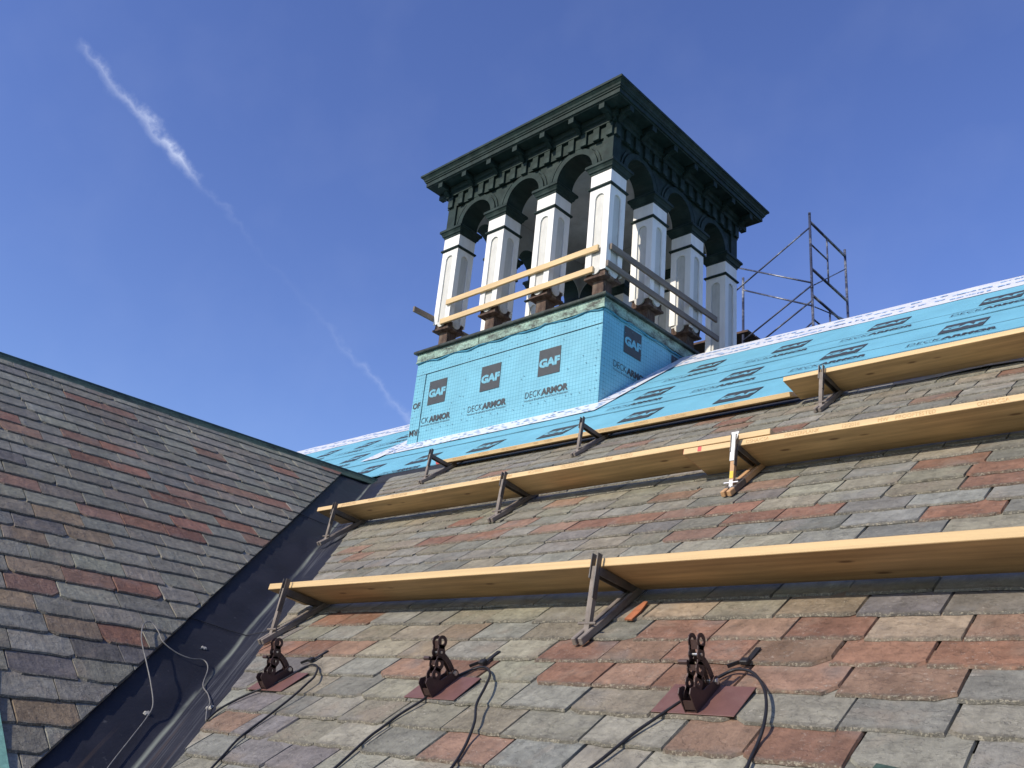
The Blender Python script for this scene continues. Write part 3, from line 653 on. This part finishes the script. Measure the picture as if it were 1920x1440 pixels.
# columns
HC = .17; CPOS = [-1.46, -.4867, .4867, 1.46]
def column(x, y, intact, seed):
    r = random.Random(seed); B = Matrix.Translation((CX+x, CY+y, 0)); zb = 5.28 if intact else 5.725
    col = part('column', MB().box(-.148, .148, -.148, .148, zb, 7.21), MAT['panel_paint'], cup, mw=B)
    pl = MB()
    for k in range(4):
        ang = k*pi/2; ca, sa = cos(ang), sin(ang)
        mp = lambda u, v, q, ca=ca, sa=sa: (u*ca+q*sa, u*sa-q*ca, v)
        hw = HC if k % 2 == 0 else .1505
        b0 = zb+(0 if intact else r.uniform(-.05, .05)); b1 = zb+(0 if intact else r.uniform(-.03, .07))
        for (ua, ub, bb) in ((-hw, -.076, b0), (.076, hw, b1)):
            pl.prism([(ua, bb), (ub, bb), (ub, 6.80), (ua, 6.80)], lambda u, v, kk, mp=mp: mp(u, v, .151 if kk == 0 else HC))
        arc = [(.076*cos(pi*i/12), 6.80+.076*sin(pi*i/12)) for i in range(13)]
        for i in range(12):
            (ua, va), (ub, vb) = arc[i], arc[i+1]
            pl.prism([(ua, va), (ua, 6.966), (ub, 6.966), (ub, vb)], lambda u, v, kk, mp=mp: mp(u, v, .151 if kk == 0 else HC))
        for ua, ub in ((.076, hw), (-hw, -.076)):
            pl.prism([(ua, 6.80), (ub, 6.80), (ub, 6.966), (ua, 6.966)], lambda u, v, kk, mp=mp: mp(u, v, .151 if kk == 0 else HC))
    link('shaft_casing', pl.mesh('shaft_casing', MAT['white_paint'], recalc=False), B, col)
    if not intact:
        for k in range(4):
            ang = k*pi/2; ca, sa = cos(ang), sin(ang); rad = .086*r.uniform(.85, 1.05); dz = r.uniform(-.03, .03)
            mp = lambda u, v, q, ca=ca, sa=sa: (u*ca+q*sa, u*sa-q*ca, v)
            poly = [(rad, 5.74), (rad, 5.715+dz*.6)] + [(rad*cos(pi*i/10), 5.715+dz*.6-rad*sin(pi*i/10)) for i in range(1, 10)] + [(-rad, 5.715+dz*.6), (-rad, 5.74)]
            link('panel_tail', MB().prism(poly, lambda u, v, kk, mp=mp: mp(u, v, .1495 if kk == 0 else .1715)).mesh('panel_tail', MAT['panel_paint']), B, col)
        j = lambda: r.uniform(-.012, .012)
        rings = []
        for hh, z_ in ((.12, 5.592), (.168, 5.602), (.170, 5.630), (.148, 5.645), (.140, 5.74)): rings.append([(-hh+j()*.4, -hh+j()*.4, z_), (hh+j()*.4, -hh+j()*.4, z_+j()*.5), (hh+j()*.4, hh+j()*.4, z_), (-hh+j()*.4, hh+j()*.4, z_+j()*.5)])
        link('rotten_plinth', MB().loops(rings).mesh('rotten_plinth', MAT['rotten_wood']), B, col)
        link('core_post', MB().box(-.092, .088, -.090, .092, 5.24, 5.60, .006).mesh('core_post', MAT['rotten_wood']), B, col)
        for q in range(3):     # splinters left standing at the corners
            a_ = r.choice((-1, 1)); b_ = r.choice((-1, 1)); z0 = r.uniform(5.60, 5.66)
            link('splinter', MB().add([(a_*.155, b_*.155, z0+.14), (a_*.155, b_*.09, z0+.13), (a_*.15, b_*.13, z0), (a_*.135, b_*.14, z0+.12)], [(0,1,2),(0,2,3),(1,3,2),(0,3,1)]).mesh('splinter', MAT['rotten_wood']), B, col)
    link('neck_block', MB().box(-HC, HC, -HC, HC, 7.0, 7.205, .002).mesh('neck_block', MAT['white_paint']), B, col)
    link('necking', MB().loops([sq(.165, 6.962), sq(.190, 6.966), sq(.197, 6.975), sq(.197, 6.992), sq(.190, 7.001), sq(.165, 7.006)]).mesh('necking', MAT['green_paint']), B, col)
    link('capital', MB().loops([sq(.165, 7.203), sq(.178, 7.204), sq(.183, 7.228), sq(.200, 7.240), sq(.205, 7.262), sq(.222, 7.295), sq(.238, 7.302), sq(.238, 7.335), sq(.228, 7.350), sq(.15, 7.353)]).mesh('capital', MAT['green_paint']), B, col)
    return col
n_ = 0
for i, a in enumerate(CPOS):
    for j, b in enumerate(CPOS):
        if i in (0, 3) or j in (0, 3):
            intact = (j == 3) or (i == 0 and j > 1); n_ += 1
            column(a, b, intact, 300+n_)
# arcade walls
AR, ASP = .312, 7.352
def zlow(u):
    for uc in (-.9733, 0, .9733):
        if abs(u-uc) < AR: return ASP + .02 + math.sqrt(max(0, AR*AR-(u-uc)**2))
    return ASP
SS = sorted(set([-1.6, 1.6] + [round(uc+AR*cos(pi*i/24), 5) for uc in (-.9733, 0, .9733) for i in range(25)]))
def arcade(u0, u1, n0, n1, ztop, k):
    us = [u for u in SS if u0-1e-6 <= u <= u1+1e-6]
    if us[0] > u0: us = [u0]+us
    if us[-1] < u1: us = us+[u1]
    mb = MB(); vs_ = []
    for u in us:
        z = zlow(u)
        vs_ += [(u, z, n0), (u, z, n1), (u, ztop, n1), (u, ztop, n0)]
    fs = [tuple(i*4+q for q in (0, 1, 2, 3)) for i in (0,)] + [tuple((len(us)-1)*4+q for q in (3, 2, 1, 0))]
    for i in range(len(us)-1):
        a_ = i*4; b_ = a_+4
        for q in range(4): fs.append((a_+q, b_+q, b_+(q+1) % 4, a_+(q+1) % 4))
    return mb.add(vs_, fs)
for k in range(4):
    fr = side_frame(k, 0.0); full = k % 2 == 0
    e = 1.60 if full else 1.298
    part('arcade_wall', arcade(-e, e, 1.30, 1.60, 8.10, k), MAT['green_paint'], cup, mw=fr)
    part('inner_wall', arcade(-1.29, 1.29, 1.285, 1.297, 8.06, k), MAT['inner_paint'], cup, mw=fr)
    mp = lambda u, v, q: (u, v, q)
    e2 = 1.632 if full else 1.5985
    part('frieze_band', MB().box(-e2, e2, 7.775, 8.09, 1.601, 1.632), MAT['green_paint'], cup, mw=fr)
    for uc in (-.9733, 0, .9733):
        part('arch_ring', MB().ring(uc, ASP+.02, AR+.002, AR+.088, 1.601, 1.630, mp, 0.06, pi-.06, 26), MAT['green_paint'], cup, mw=fr)
        part('arch_ring', MB().ring(uc, ASP+.02, AR+.112, AR+.142, 1.601, 1.622, mp, 0.10, .9, 10), MAT['green_paint'], cup, mw=fr)
        part('arch_ring', MB().ring(uc, ASP+.02, AR+.112, AR+.142, 1.601, 1.622, mp, pi-.9, pi-.10, 10), MAT['green_paint'], cup, mw=fr)
    for sg in (-1, 1):
        a_, b_ = sorted((sg*1.46, sg*e2)); part('corner_strip', MB().box(a_, b_, 7.355, 7.773, 1.601, 1.632), MAT['green_paint'], cup, mw=fr)
DENT = MB().box(-.052, .052, -.098, .098, 0, .038, .002).mesh('dentil', MAT['green_paint'])
MUT = MB().box(-.046, .046, -.043, .043, 0, .165, .002).mesh('mutule', MAT['green_paint'])
SCR = MB().prism([(0, 0), (.085, .06), (.085, .09), (0, .09)], lambda u, v, k: ((-.035 if k == 0 else .035), v, u)).mesh('scroll', MAT['green_paint'])
for k in range(4):
    fr = side_frame(k, 0.0)
    for i in range(15): link('dentil', DENT, fr @ Matrix.Translation((-1.575+.225*i, 7.862, 1.633)), cup)
    for i in range(7):
        u = -1.605+.535*i; mu = link('mutule', MUT, fr @ Matrix.Translation((u, 8.072, 1.735)), cup)
        link('scroll', SCR, fr @ Matrix.Translation((u, 7.955, 1.70)), mu)
part('bed_mould', MB().loops([sq(1.635, 7.962), sq(1.676, 7.964), sq(1.682, 8.02), sq(1.715, 8.03), sq(1.722, 8.112), sq(1.6, 8.113)], False), MAT['green_paint'], cup, mw=CF)
part('cornice', MB().loops([sq(1.55, 8.118), sq(1.900, 8.120), sq(1.905, 8.135), sq(1.925, 8.137), sq(1.925, 8.205), sq(1.940, 8.208), sq(1.942, 8.225), sq(1.955, 8.236), sq(1.962, 8.262), sq(1.985, 8.290), sq(1.990, 8.300), sq(2.004, 8.303), sq(2.006, 8.335), sq(1.99, 8.345)]), MAT['green_paint'], cup, mw=CF)
part('cupola_roof', MB().loops([sq(1.985, 8.347), sq(.6, 8.62), sq(.05, 8.70)]), MAT['copper_dark'], cup, mw=CF)
part('ceiling', MB().box(-1.284, 1.284, -1.284, 1.284, 8.062, 8.09), MAT['inner_paint'], cup, mw=CF)
part('finial_rod', MB().tube([(-.62, .75, 5.26), (-.62, .75, 6.35)], .016, 8), MAT['copper_dark'], cup, mw=CF)
# guard boards nailed round the cupola
def board(u0, u1, z0, z1, k, off, mat, label, tilt=0.0, grp=None, th=.036):
    fr = side_frame(k, 1.632+off)
    mw = fr @ Matrix.Translation((u0, z0, 0)) @ Matrix.Rotation(tilt, 4, 'Z')
    o = link('guard_board', MB().box(0, u1-u0, 0, z1-z0, 0, th, .003).mesh('guard_board', MAT[mat]), mw)
    return tag(o, label, 'board', grp)
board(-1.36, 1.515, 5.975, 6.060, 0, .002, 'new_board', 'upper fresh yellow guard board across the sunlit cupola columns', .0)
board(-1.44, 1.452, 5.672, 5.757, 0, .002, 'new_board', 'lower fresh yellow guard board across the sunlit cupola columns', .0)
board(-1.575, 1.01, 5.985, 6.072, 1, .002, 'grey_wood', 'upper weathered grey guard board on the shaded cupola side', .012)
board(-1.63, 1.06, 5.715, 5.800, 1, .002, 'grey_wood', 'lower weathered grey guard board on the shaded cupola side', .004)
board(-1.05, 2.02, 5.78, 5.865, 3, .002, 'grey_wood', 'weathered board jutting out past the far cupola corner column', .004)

# ================================================================== ROOF BRACKETS AND PLANKS
def bracket(x0, s0, new, label):
    fr = MM @ Matrix.Translation((x0, s0, .006)); t = thing('roof_bracket', (0, 0, 0), label, 'roof bracket', 'roof brackets carrying the planks', mw=fr)
    bar_m = MAT['new_hardwood'] if new else MAT['bracket_bar']; st = MAT['bracket_steel']
    for sg in (-1, 1):
        w_ = .026 if new else .021; cxx = sg*(.0065+w_/2)
        rb = part('rail', MB().box(cxx-w_/2, cxx+w_/2, 0, .545, .021, .053, .003), bar_m, t, mw=fr)
        if new: link('steel_sleeve', MB().box(cxx-w_/2-.002, cxx+w_/2+.002, .055, .20, .020, .0555, .002).mesh('steel_sleeve', st), fr, rb)
    a, b = Vector((0, .066, .034)), Vector((0, .262, .247))
    mid = a.lerp(b, .52)
    sm = MAT['new_hardwood'] if new else MAT['bracket_bar']
    d = (b-a).normalized(); n_ = Vector((0, -d.z, d.y))
    part('strut', MB().bar(a - n_*.006, b - n_*.006, .026, .024), sm, t, mw=fr)
    part('strut_plate', MB().bar(mid + Vector((.0155, 0, 0)), b + d*.055 + Vector((.0155, 0, 0)), .0045, .030), st, t, mw=fr)
    part('strut_plate', MB().bar(mid.lerp(b, .62) + Vector((-.0155, 0, 0)), b + d*.055 + Vector((-.0155, 0, 0)), .0045, .030), st, t, mw=fr)
    p0, p1 = Vector((0, .505, .012)), Vector((0, .262, .236)); ad = (p1-p0).normalized(); an = Vector((0, -ad.z, ad.y))
    part('arm', MB().bar(p0 - an*.004, p1 - an*.004, .042, .006).bar(p0 + Vector((.019, 0, 0)) + an*.012, p1 + Vector((.019, 0, 0)) + an*.012, .005, .034).bar(p0 + Vector((-.019, 0, 0)) + an*.012, p1 + Vector((-.019, 0, 0)) + an*.012, .005, .034), st, t, mw=fr)
    part('pivot_bolt', MB().tube([(-.045, .095, .070), (.045, .095, .070)], .006, 8), MAT['bolt_steel'] if new else MAT['bracket_bar'], t, mw=fr)
    part('pivot_bolt', MB().tube([(-.040, .490, .040), (.040, .490, .040)], .006, 8), MAT['bracket_steel'], t, mw=fr)
    part('hanger_strap', MB().box(-.016, .016, .50, .72, .0215, .0235), st, t, mw=fr)
    if new:
        part('toe_plate', MB().bar(b - d*.11 + n_*.0085, b + d*.015 + n_*.0085, .034, .003).prism([(-.017, 0), (.017, 0), (.032, .055), (-.017, .055)], lambda u, v, k: tuple(b + d*(.015+v) + n_*(.0070 if k == 0 else .0100) + Vector((u, 0, 0)))), MAT['galvanised'], t, mw=fr)
        part('yellow_label', MB().bar(a + d*.072 + n_*.0072, a + d*.115 + n_*.0072, .022, .0012), MAT['yellow_label'], t, mw=fr)
        part('white_label', MB().bar(a + d*.008 + n_*.0072, a + d*.062 + n_*.0072, .024, .0012), MAT['white_label'], t, mw=fr)
    return t
BR = [(-4.70, 2.585, 0, 'grey steel bracket at the valley end of the lowest plank'), (-2.375, 2.59, 0, 'grey steel bracket midway along the lowest plank above the snow guards'),
      (-6.345, 4.285, 0, 'grey steel bracket at the valley end of the middle plank row'), (-4.397, 4.345, 0, 'grey steel bracket under the middle plank row with wooden slats both sides'), (-2.516, 4.292, 1, 'newer bracket with galvanised toe, yellow label and light hardwood bars'),
      (-6.72, 5.885, 0, 'grey steel bracket standing on slates at the valley end below blue underlayment'), (-4.76, 5.895, 0, 'grey steel bracket standing before the blue underlayment, middle of the top row'), (-2.59, 5.945, 0, 'grey steel bracket under the end of the highest plank')]
BR[3] = (-4.397, 4.345, 0, 'grey steel bracket in the middle row between valley and newer bracket')
for b_ in BR: bracket(*b_)
AD = Vector((0, -.700, .714)).normalized(); AN = Vector((0, .714, .700)).normalized()      # along the arm, and square to it
def plank_frame(s0, u_off=0.0, lift=0.0, yaw=0.0, x=0.0):       # origin on the plank's lower outer edge
    o = Vector((x, s0+.288, .241)) + AD*u_off + AN*lift
    return MM @ frame((1, 0, 0), -AD, AN, o) @ Matrix.Rotation(yaw, 4, 'Z')
def plank(x0, x1, s0, u_out, label, lift=0.0, mat='plank', width=.286, yaw=0.0, tilt=0.0):
    fr = plank_frame(s0, u_out, lift, yaw, x0) @ Matrix.Rotation(tilt, 4, 'Y')
    o = link('scaffold_plank', MB().box(0, x1-x0, 0, width, 0, .038, .0025).mesh('scaffold_plank', MAT[mat]), fr)
    tag(o, label, 'plank', 'laminated scaffold planks'); return o, fr
P1, f1 = plank(-4.93, 2.2, 2.588, .0, 'lowest long scaffold plank just above the row of snow guards', mat='plank_old')
P2, f2 = plank(-6.68, -2.32, 4.315, .0, 'middle row plank starting over the valley gutter', lift=.0, tilt=-.0058)
P2b, f2b = plank(-2.88, 2.2, 4.297, .0, 'middle row plank with red painted end at the newer bracket', lift=-.014)
P3, f3 = plank(-2.90, 2.2, 5.940, .0, 'highest plank running off beside the blue underlayment')
fe = Matrix.Rotation(pi/2, 4, 'X')
def edge_text(pl, fr, x, body, flip, th=.040):
    me = text_mesh(body, .021, MAT['stamp_ink'], .0, None)
    mw = fr @ Matrix.Translation((x, -.0008, .008)) @ fe
    if flip:
        wdt = max(v.co.x for v in me.vertices); mw = fr @ Matrix.Translation((x+wdt, -.0008, .032)) @ fe @ Matrix.Rotation(pi, 4, 'Z')
    link('stamped_lettering', me, mw, pl)
for x, t in ((.42, 'OSHA/CSA'), (.66, 'MASTERPLANK'), (.99, '12/2016'), (1.18, 'MW'), (1.27, 'PROOFTESTED'), (1.66, 'OSHA/CSA'), (1.95, 'MASTERPLANK')): edge_text(P2b, f2b, x, t, False)
for x in (.35, 2.15):
    for dx, t in ((0, 'MASTERPLANK'), (.36, 'OSHA/CSA'), (.66, 'PROOFTESTED'), (1.04, 'MW'), (1.16, '12/2016')): edge_text(P2, f2, x+dx, t, True)
link('red_end_paint', MB().box(-.0012, .0, .002, .284, .002, .038).mesh('red_end_paint', MAT['red_paint']), f2b, P2b)
link('red_end_paint', MB().box(.10, .125, -.0012, 0, .006, .036).mesh('red_end_paint', MAT['red_paint']), f2b, P2b)
# plank lying flat against the slope at the lower edge of the underlayment
_a = math.radians(16.5); f4 = MM @ frame((1, 0, 0), (0, cos(_a), -sin(_a)), (0, sin(_a), cos(_a)), (-6.90, 6.335, .095))
o4 = link('scaffold_plank', MB().box(0, 3.97, 0, .286, 0, .038, .0025).mesh('scaffold_plank', MAT['plank']), f4)
tag(o4, 'plank lying tilted along the lower edge of the blue underlayment', 'plank', 'laminated scaffold planks')
for x in (.25, 2.15):
    for dx, t in ((0, 'MASTERPLANK'), (.38, 'OSHA/CSA'), (.70, 'PROOFTESTED'), (1.12, 'MW'), (1.26, '12/2016')): edge_text(o4, f4, x+dx, t, True)
link('red_end_paint', MB().box(.0, .10, -.0012, 0, .003, .037).mesh('red_end_paint', MAT['red_paint']), f4, o4)

# ================================================================== SNOW GUARDS
def snow_guard(x0, s0, label):
    fr = MM @ Matrix.Translation((x0, s0, .0315)); t = thing('snow_guard', (0, 0, 0), label, 'snow guard', 'snow guard brackets in a row', mw=fr)
    part('base_plate', MB().box(-.15, .15, -.004, .165, -.0035, 0, .001), MAT['plate_brown'], t, mw=fr)
    g = MAT['guard_brown']; base = MB()
    side = [(.0, .0), (.165, .0), (.170, .020), (.163, .036), (.148, .040), (.135, .034), (.070, .038), (.046, .056), (.030, .074), (.008, .080), (-.006, .068), (-.004, .030)]
    for sg in (-1, 1):
        base.prism(side, lambda u, v, k, sg=sg: (sg*(.019 if k == 0 else .0225), u, v))
    base.box(-.0185, .0185, .002, .160, .0005, .004)
    base.box(-.0185, .0185, .000, .004, .010, .040)
    part('channel_foot', base, g, t, mw=fr)
    up = MB(); mp = lambda sg: (lambda u, v, w_: (sg*w_, u, v))
    for sg in (-1, 1):
        f_ = mp(sg); w0, w1 = .0145, .0180
        up.ring(.148, .166, .0115, .0250, w0, w1, f_, n=18)
        up.ring(.124, .132, .0050, .0215, w0, w1, f_, n=16)
        up.ring(.094, .096, .0090, .0245, w0, w1, f_, n=18)
        up.ring(.062, .066, .0075, .0235, w0, w1, f_, n=18)
        up.ring(.032, .040, .0060, .0230, w0, w1, f_, n=18)
        for (a_, b_) in (((.148, .168), (.122, .132)), ((.122, .132), (.094, .094)), ((.094, .094), (.062, .066)), ((.062, .066), (.030, .040))):
            d = Vector((b_[0]-a_[0], b_[1]-a_[1])); l_ = d.length; d.normalize(); n_ = Vector((-d.y, d.x))
            A_ = Vector(a_)+d*l_*.36; B_ = Vector(a_)+d*l_*.66; poly = [tuple(A_+n_*.0175), tuple(B_+n_*.0175), tuple(B_-n_*.0175), tuple(A_-n_*.0175)]
            up.prism(poly, lambda u, v, k, f_=f_: f_(u, v, w0 if k == 0 else w1))
    for (a_, h_) in (((.127, .162), .030), ((.078, .108), .018)):
        up.bar((-.0145, a_[0]+.004, a_[1]), (.0145, a_[0]+.004, a_[1]), .004, h_, up=(0, 1, -.4))
    part('pipe_upright', up, g, t, mw=fr)
    br = MB(); pts = [(.122, .128), (.138, .104), (.148, .074), (.152, .040), (.150, .022)]
    for sg in (-1, 1):
        for i in range(4):
            br.bar((sg*.0105, pts[i][0], pts[i][1]), (sg*.0105, pts[i+1][0], pts[i+1][1]), .004, .022)
    part('curved_brace', br, g, t, mw=fr)
    part('bolt', MB().tube([(-.030, .150, .024), (.030, .150, .024)], .0055, 10).tube([(.0228, .150, .024), (.029, .150, .024)], .010, 8), MAT['bolt_steel'], t, mw=fr)
    part('bolt', MB().tube([(-.024, .122, .132), (.0215, .122, .132)], .0052, 10), MAT['bolt_steel'], t, mw=fr)
    part('pipe_stub', MB().tube([(-.042, .080, .128), (-.010, .080, .128)], .008, 10), g, t, mw=fr)
    return t
snow_guard(*GUARDS[0], 'brown ringed snow guard with wide red brown plate, farthest from the valley')
snow_guard(*GUARDS[1], 'brown ringed snow guard standing between two other snow guards')
snow_guard(*GUARDS[2], 'brown ringed snow guard beside the dark valley gutter')

# ================================================================== CABLES
def smooth_path(pts, n=8):
    out_ = []; P = [pts[0]]+pts+[pts[-1]]
    for i in range(1, len(P)-2):
        p0, p1, p2, p3 = P[i-1], P[i], P[i+1], P[i+2]
        for k in range(n):
            t = k/n; out_.append(p1*1.0*(1) + (p2-p0)*(t*.5) + (p0*2-p1*5+p2*4-p3)*(t*t*.5) + (p1*3-p0-p2*3+p3)*(t**3*.5))
    out_.append(P[-2]); return out_
def roof_cable(name, pix, r, mat, label, cat, heights=None):
    pts = []
    for i, q in enumerate(pix):
        n = (heights or {}).get(i, .028)+r; x, s_ = main_xs(q[0], q[1], n); pts.append(M(x, s_, n))
    o = link(name, MB().tube(smooth_path(pts), r, 8).mesh(name, MAT[mat], smooth=True)); return tag(o, label, cat)
cD = lambda x, y: (1140+x/4, 1080+y/4); cC = lambda x, y: (720+x/4, 1080+y/4); c8 = lambda x, y: (330+x/4, 1080+y/4)
roof_cable('heating_cable', [cD(*q) for q in ((-300, 1560), (-60, 1385), (180, 1190), (345, 1075), (540, 945), (660, 870), (760, 800), (900, 722), (990, 700), (1090, 728), (1165, 830), (1188, 960), (1170, 1110), (1125, 1250), (1060, 1390), (1020, 1520))], .0052, 'cable', 'black heating cable looping past the snow guard farthest from the valley', 'cable', {8: .035, 9: .040, 10: .045, 11: .05, 12: .045})
roof_cable('heating_cable', [cC(*q) for q in ((-470, 1530), (-290, 1370), (-120, 1215), (0, 1125), (130, 1030), (290, 930), (400, 840), (530, 760), (690, 692), (770, 690), (795, 740), (760, 830), (695, 960), (680, 1090), (625, 1240), (560, 1360), (470, 1490))], .0052, 'cable', 'black heating cable looping past the middle snow guard', 'cable', {9: .035, 10: .045, 11: .06, 12: .06, 13: .05})
roof_cable('heating_cable', [c8(*q) for q in ((232, 1080), (330, 995), (500, 905), (630, 850), (760, 800), (870, 742), (1000, 668), (1060, 680), (1040, 750), (990, 800), (880, 900), (690, 1050), (480, 1210), (360, 1340), (230, 1480))], .0052, 'cable', 'black heating cable looping past the snow guard beside the valley', 'cable', {7: .035, 8: .05, 9: .05, 10: .04})
for (cc, q, lb) in ((cD, (1060, 708), 'farthest from the valley'), (cC, (770, 700), 'in the middle'), (c8, (1040, 672), 'beside the valley')):
    x, s_ = main_xs(*cc(*q)); fr = MM @ Matrix.Translation((x, s_, .029))
    o = link('cable_clip', MB().box(-.010, .010, -.012, .10, -.002, .003, .001).box(-.016, .014, -.020, .008, .000, .016, .003).bar((-.02, -.012, .008), (-.055, -.035, .004), .012, .006, up=(0, 0, 1)).mesh('cable_clip', MAT['cable']), fr)
    tag(o, 'black cable clip tucked under a slate by the snow guard '+lb, 'clip', 'cable clips under the slates')
# thin grey wire straying over the valley
cw7 = lambda x, y: (x/3.271, 1000+y/3.271)
WP = [(560, 1600, 'w', .012), (660, 1440, 'w', .010), (800, 1260, 'w', .010), (900, 1130, 'w', .012), (938, 1050, 'w', .03), (925, 920, 'w', .05), (898, 790, 'w', .07), (868, 650, 'w', .07), (880, 560, 'w', .05), (925, 545, 'w', .045), (970, 600, 'w', .04), (1000, 665, 'w', .03), (1080, 730, 'w', .015), (1170, 768, 'w', .016),
      (1250, 778, 'w', .018), (1275, 830, 'w', .022), (1245, 930, 'm', .018), (1275, 985, 'm', .012), (1288, 1040, 'm', .014), (1270, 1080, 'm', .016), (1262, 1150, 'm', .016)]
pts = []
for x, y, pl_, n in WP:
    q = cw7(x, y)
    if pl_ == 'w': u, t = wing_yt(*q, n); pts.append(L(u, t, n))
    else: u, s_ = main_xs(*q, n); pts.append(M(u, s_, n))
tag(link('ground_wire', MB().tube(smooth_path(pts), .0034, 7).mesh('ground_wire', MAT['grey_wire'], smooth=True)), 'thin grey wire snaking over the dark valley gutter', 'wire')
# roof-cement dabs on the gutter where the wire is fixed
for q, pl_, lb in (((905, 1100), 'w', 'pale sealant dab on the gutter at the wire bend'), ((1245, 700), 'w', 'pale sealant dab alone on the dark gutter'), ((1285, 1065), 'm', 'pale sealant dab with wire end beside the slates')):
    r = random.Random(hash(q) % 1000); px = cw7(*q)
    if pl_ == 'w': u, t = wing_yt(*px); fr = ML @ Matrix.Translation((u, t, .001))
    else: u, s_ = main_xs(*px); fr = MM @ Matrix.Translation((u, s_, .001))
    mb = MB(); ringp = [((.026*r.uniform(.3, 1.3))*cos(a_*pi/6), .017*r.uniform(.3, 1.3)*sin(a_*pi/6), -.006) for a_ in range(12)]
    mb.loops([ringp, [(x*.8, y*.8, .0005+r.uniform(0, .002)) for x, y, z in ringp], [(x*.3, y*.3, .0035) for x, y, z in ringp]])
    tag(link('sealant_dab', mb.mesh('sealant_dab', simple('sealant', (.36, .35, .32), .8, .5, 60, 90))), lb, 'sealant').matrix_basis = fr
# broken terracotta-coloured shard by the bracket, and the copper scrap low on the slope
x, s_ = main_xs(1194, 1150, .025); fr = MM @ Matrix.Translation((x, s_, .030)) @ Matrix.Rotation(.10, 4, 'Z')
tag(link('slate_shard', MB().prism([(-.022, -.07), (.018, -.078), (.024, .0), (.016, .085), (-.004, .09), (-.016, .03)], lambda u, v, k: (u, v, 0 if k == 0 else .007)).mesh('slate_shard', MAT['terracotta']), fr), 'orange broken slate shard lying beside the lowest plank bracket', 'shard')
x, s_ = main_xs(1690, 1449, .02); fr = MM @ Matrix.Translation((x, s_, .024)) @ Matrix.Rotation(-.06, 4, 'Z')
tag(link('copper_scrap', MB().prism([(-.075, -.06), (.06, -.06), (.075, .002), (.02, .004), (-.065, .014)], lambda u, v, k: (u, v, (0 if k == 0 else .003)+.02*abs(v+.06))).mesh('copper_scrap', MAT['copper_dark']), fr), 'bent scrap of dark green copper lying on the lowest slates', 'scrap')

# ================================================================== SCAFFOLD BEHIND THE RIDGE
SX, SY, SW = -6.24, 13.52, 1.50
tower = thing('scaffold_tower', (SX-.7, SY+.75, -10), 'dark tube scaffold tower rising behind the ridge past the cupola', 'scaffold')
st = MAT['scaffold_steel']
def T(name, pts, r=.025): part(name, MB().tube(pts, r, 8), st, tower, smooth=True)
XL = -7.60
for x, y, ztop in ((SX, SY, 9.53), (SX, SY+SW, 9.51), (XL, SY, 8.60), (XL, SY+SW, 7.35)): T('standard', [(x, y, -10), (x, y, ztop)], .024)
T('coupling', [(SX, SY, 7.97), (SX, SY, 8.03)], .028); T('coupling', [(SX, SY+SW, 7.97), (SX, SY+SW, 8.03)], .028); T('coupling', [(SX, SY, 9.49), (SX, SY, 9.55)], .024)
z = 9.36
for x, zt in ((SX, 9.36), (XL, 7.24)):
    z = zt
    while z > -9.5:
        T('transom', [(x, SY, z), (x, SY+SW, z)]); T('transom', [(x, SY, z-.98), (x, SY+SW, z-.98)])
        T('half_rung', [(x, SY, z-.47), (x, SY+.70, z-.47)], .016); T('ladder_post', [(x, SY+.70, z), (x, SY+.70, z-.98)], .016)
        z -= 1.52
for y, pairs in [(SY, [((SX, 9.22), (XL-.2, 8.32)), ((XL-.2, 8.89), (SX, 8.08)), ((XL, 8.33), (SX, 7.62)), ((XL, 7.26), (SX, 8.02)), ((XL+.30, 7.12), (SX, 7.72)), ((XL, 6.3), (SX, 7.3))])]:
    for (xa, za), (xb, zb) in pairs: T('cross_brace', [(xa, y-.02, za), (xb, y-.02, zb)], .016)
T('cross_brace', [(SX+.02, SY+.05, 8.06), (SX+.02, SY+SW-.05, 9.05)], .012); T('cross_brace', [(SX+.02, SY+.05, 7.62), (SX+.02, SY+SW, 7.95)], .012)
part('deck_board', MB().box(XL-1.3, XL+.12, SY-.05, SY+.23, 7.42, 7.46).box(XL-1.3, XL+.12, SY+.26, SY+.54, 7.42, 7.46), MAT['scaffold_board'], tower)
T('transom', [(XL-1.3, SY, 7.2), (XL+.0, SY, 7.2)]); T('transom', [(XL-1.3, SY+SW, 7.38), (XL+.0, SY+SW, 7.38)])
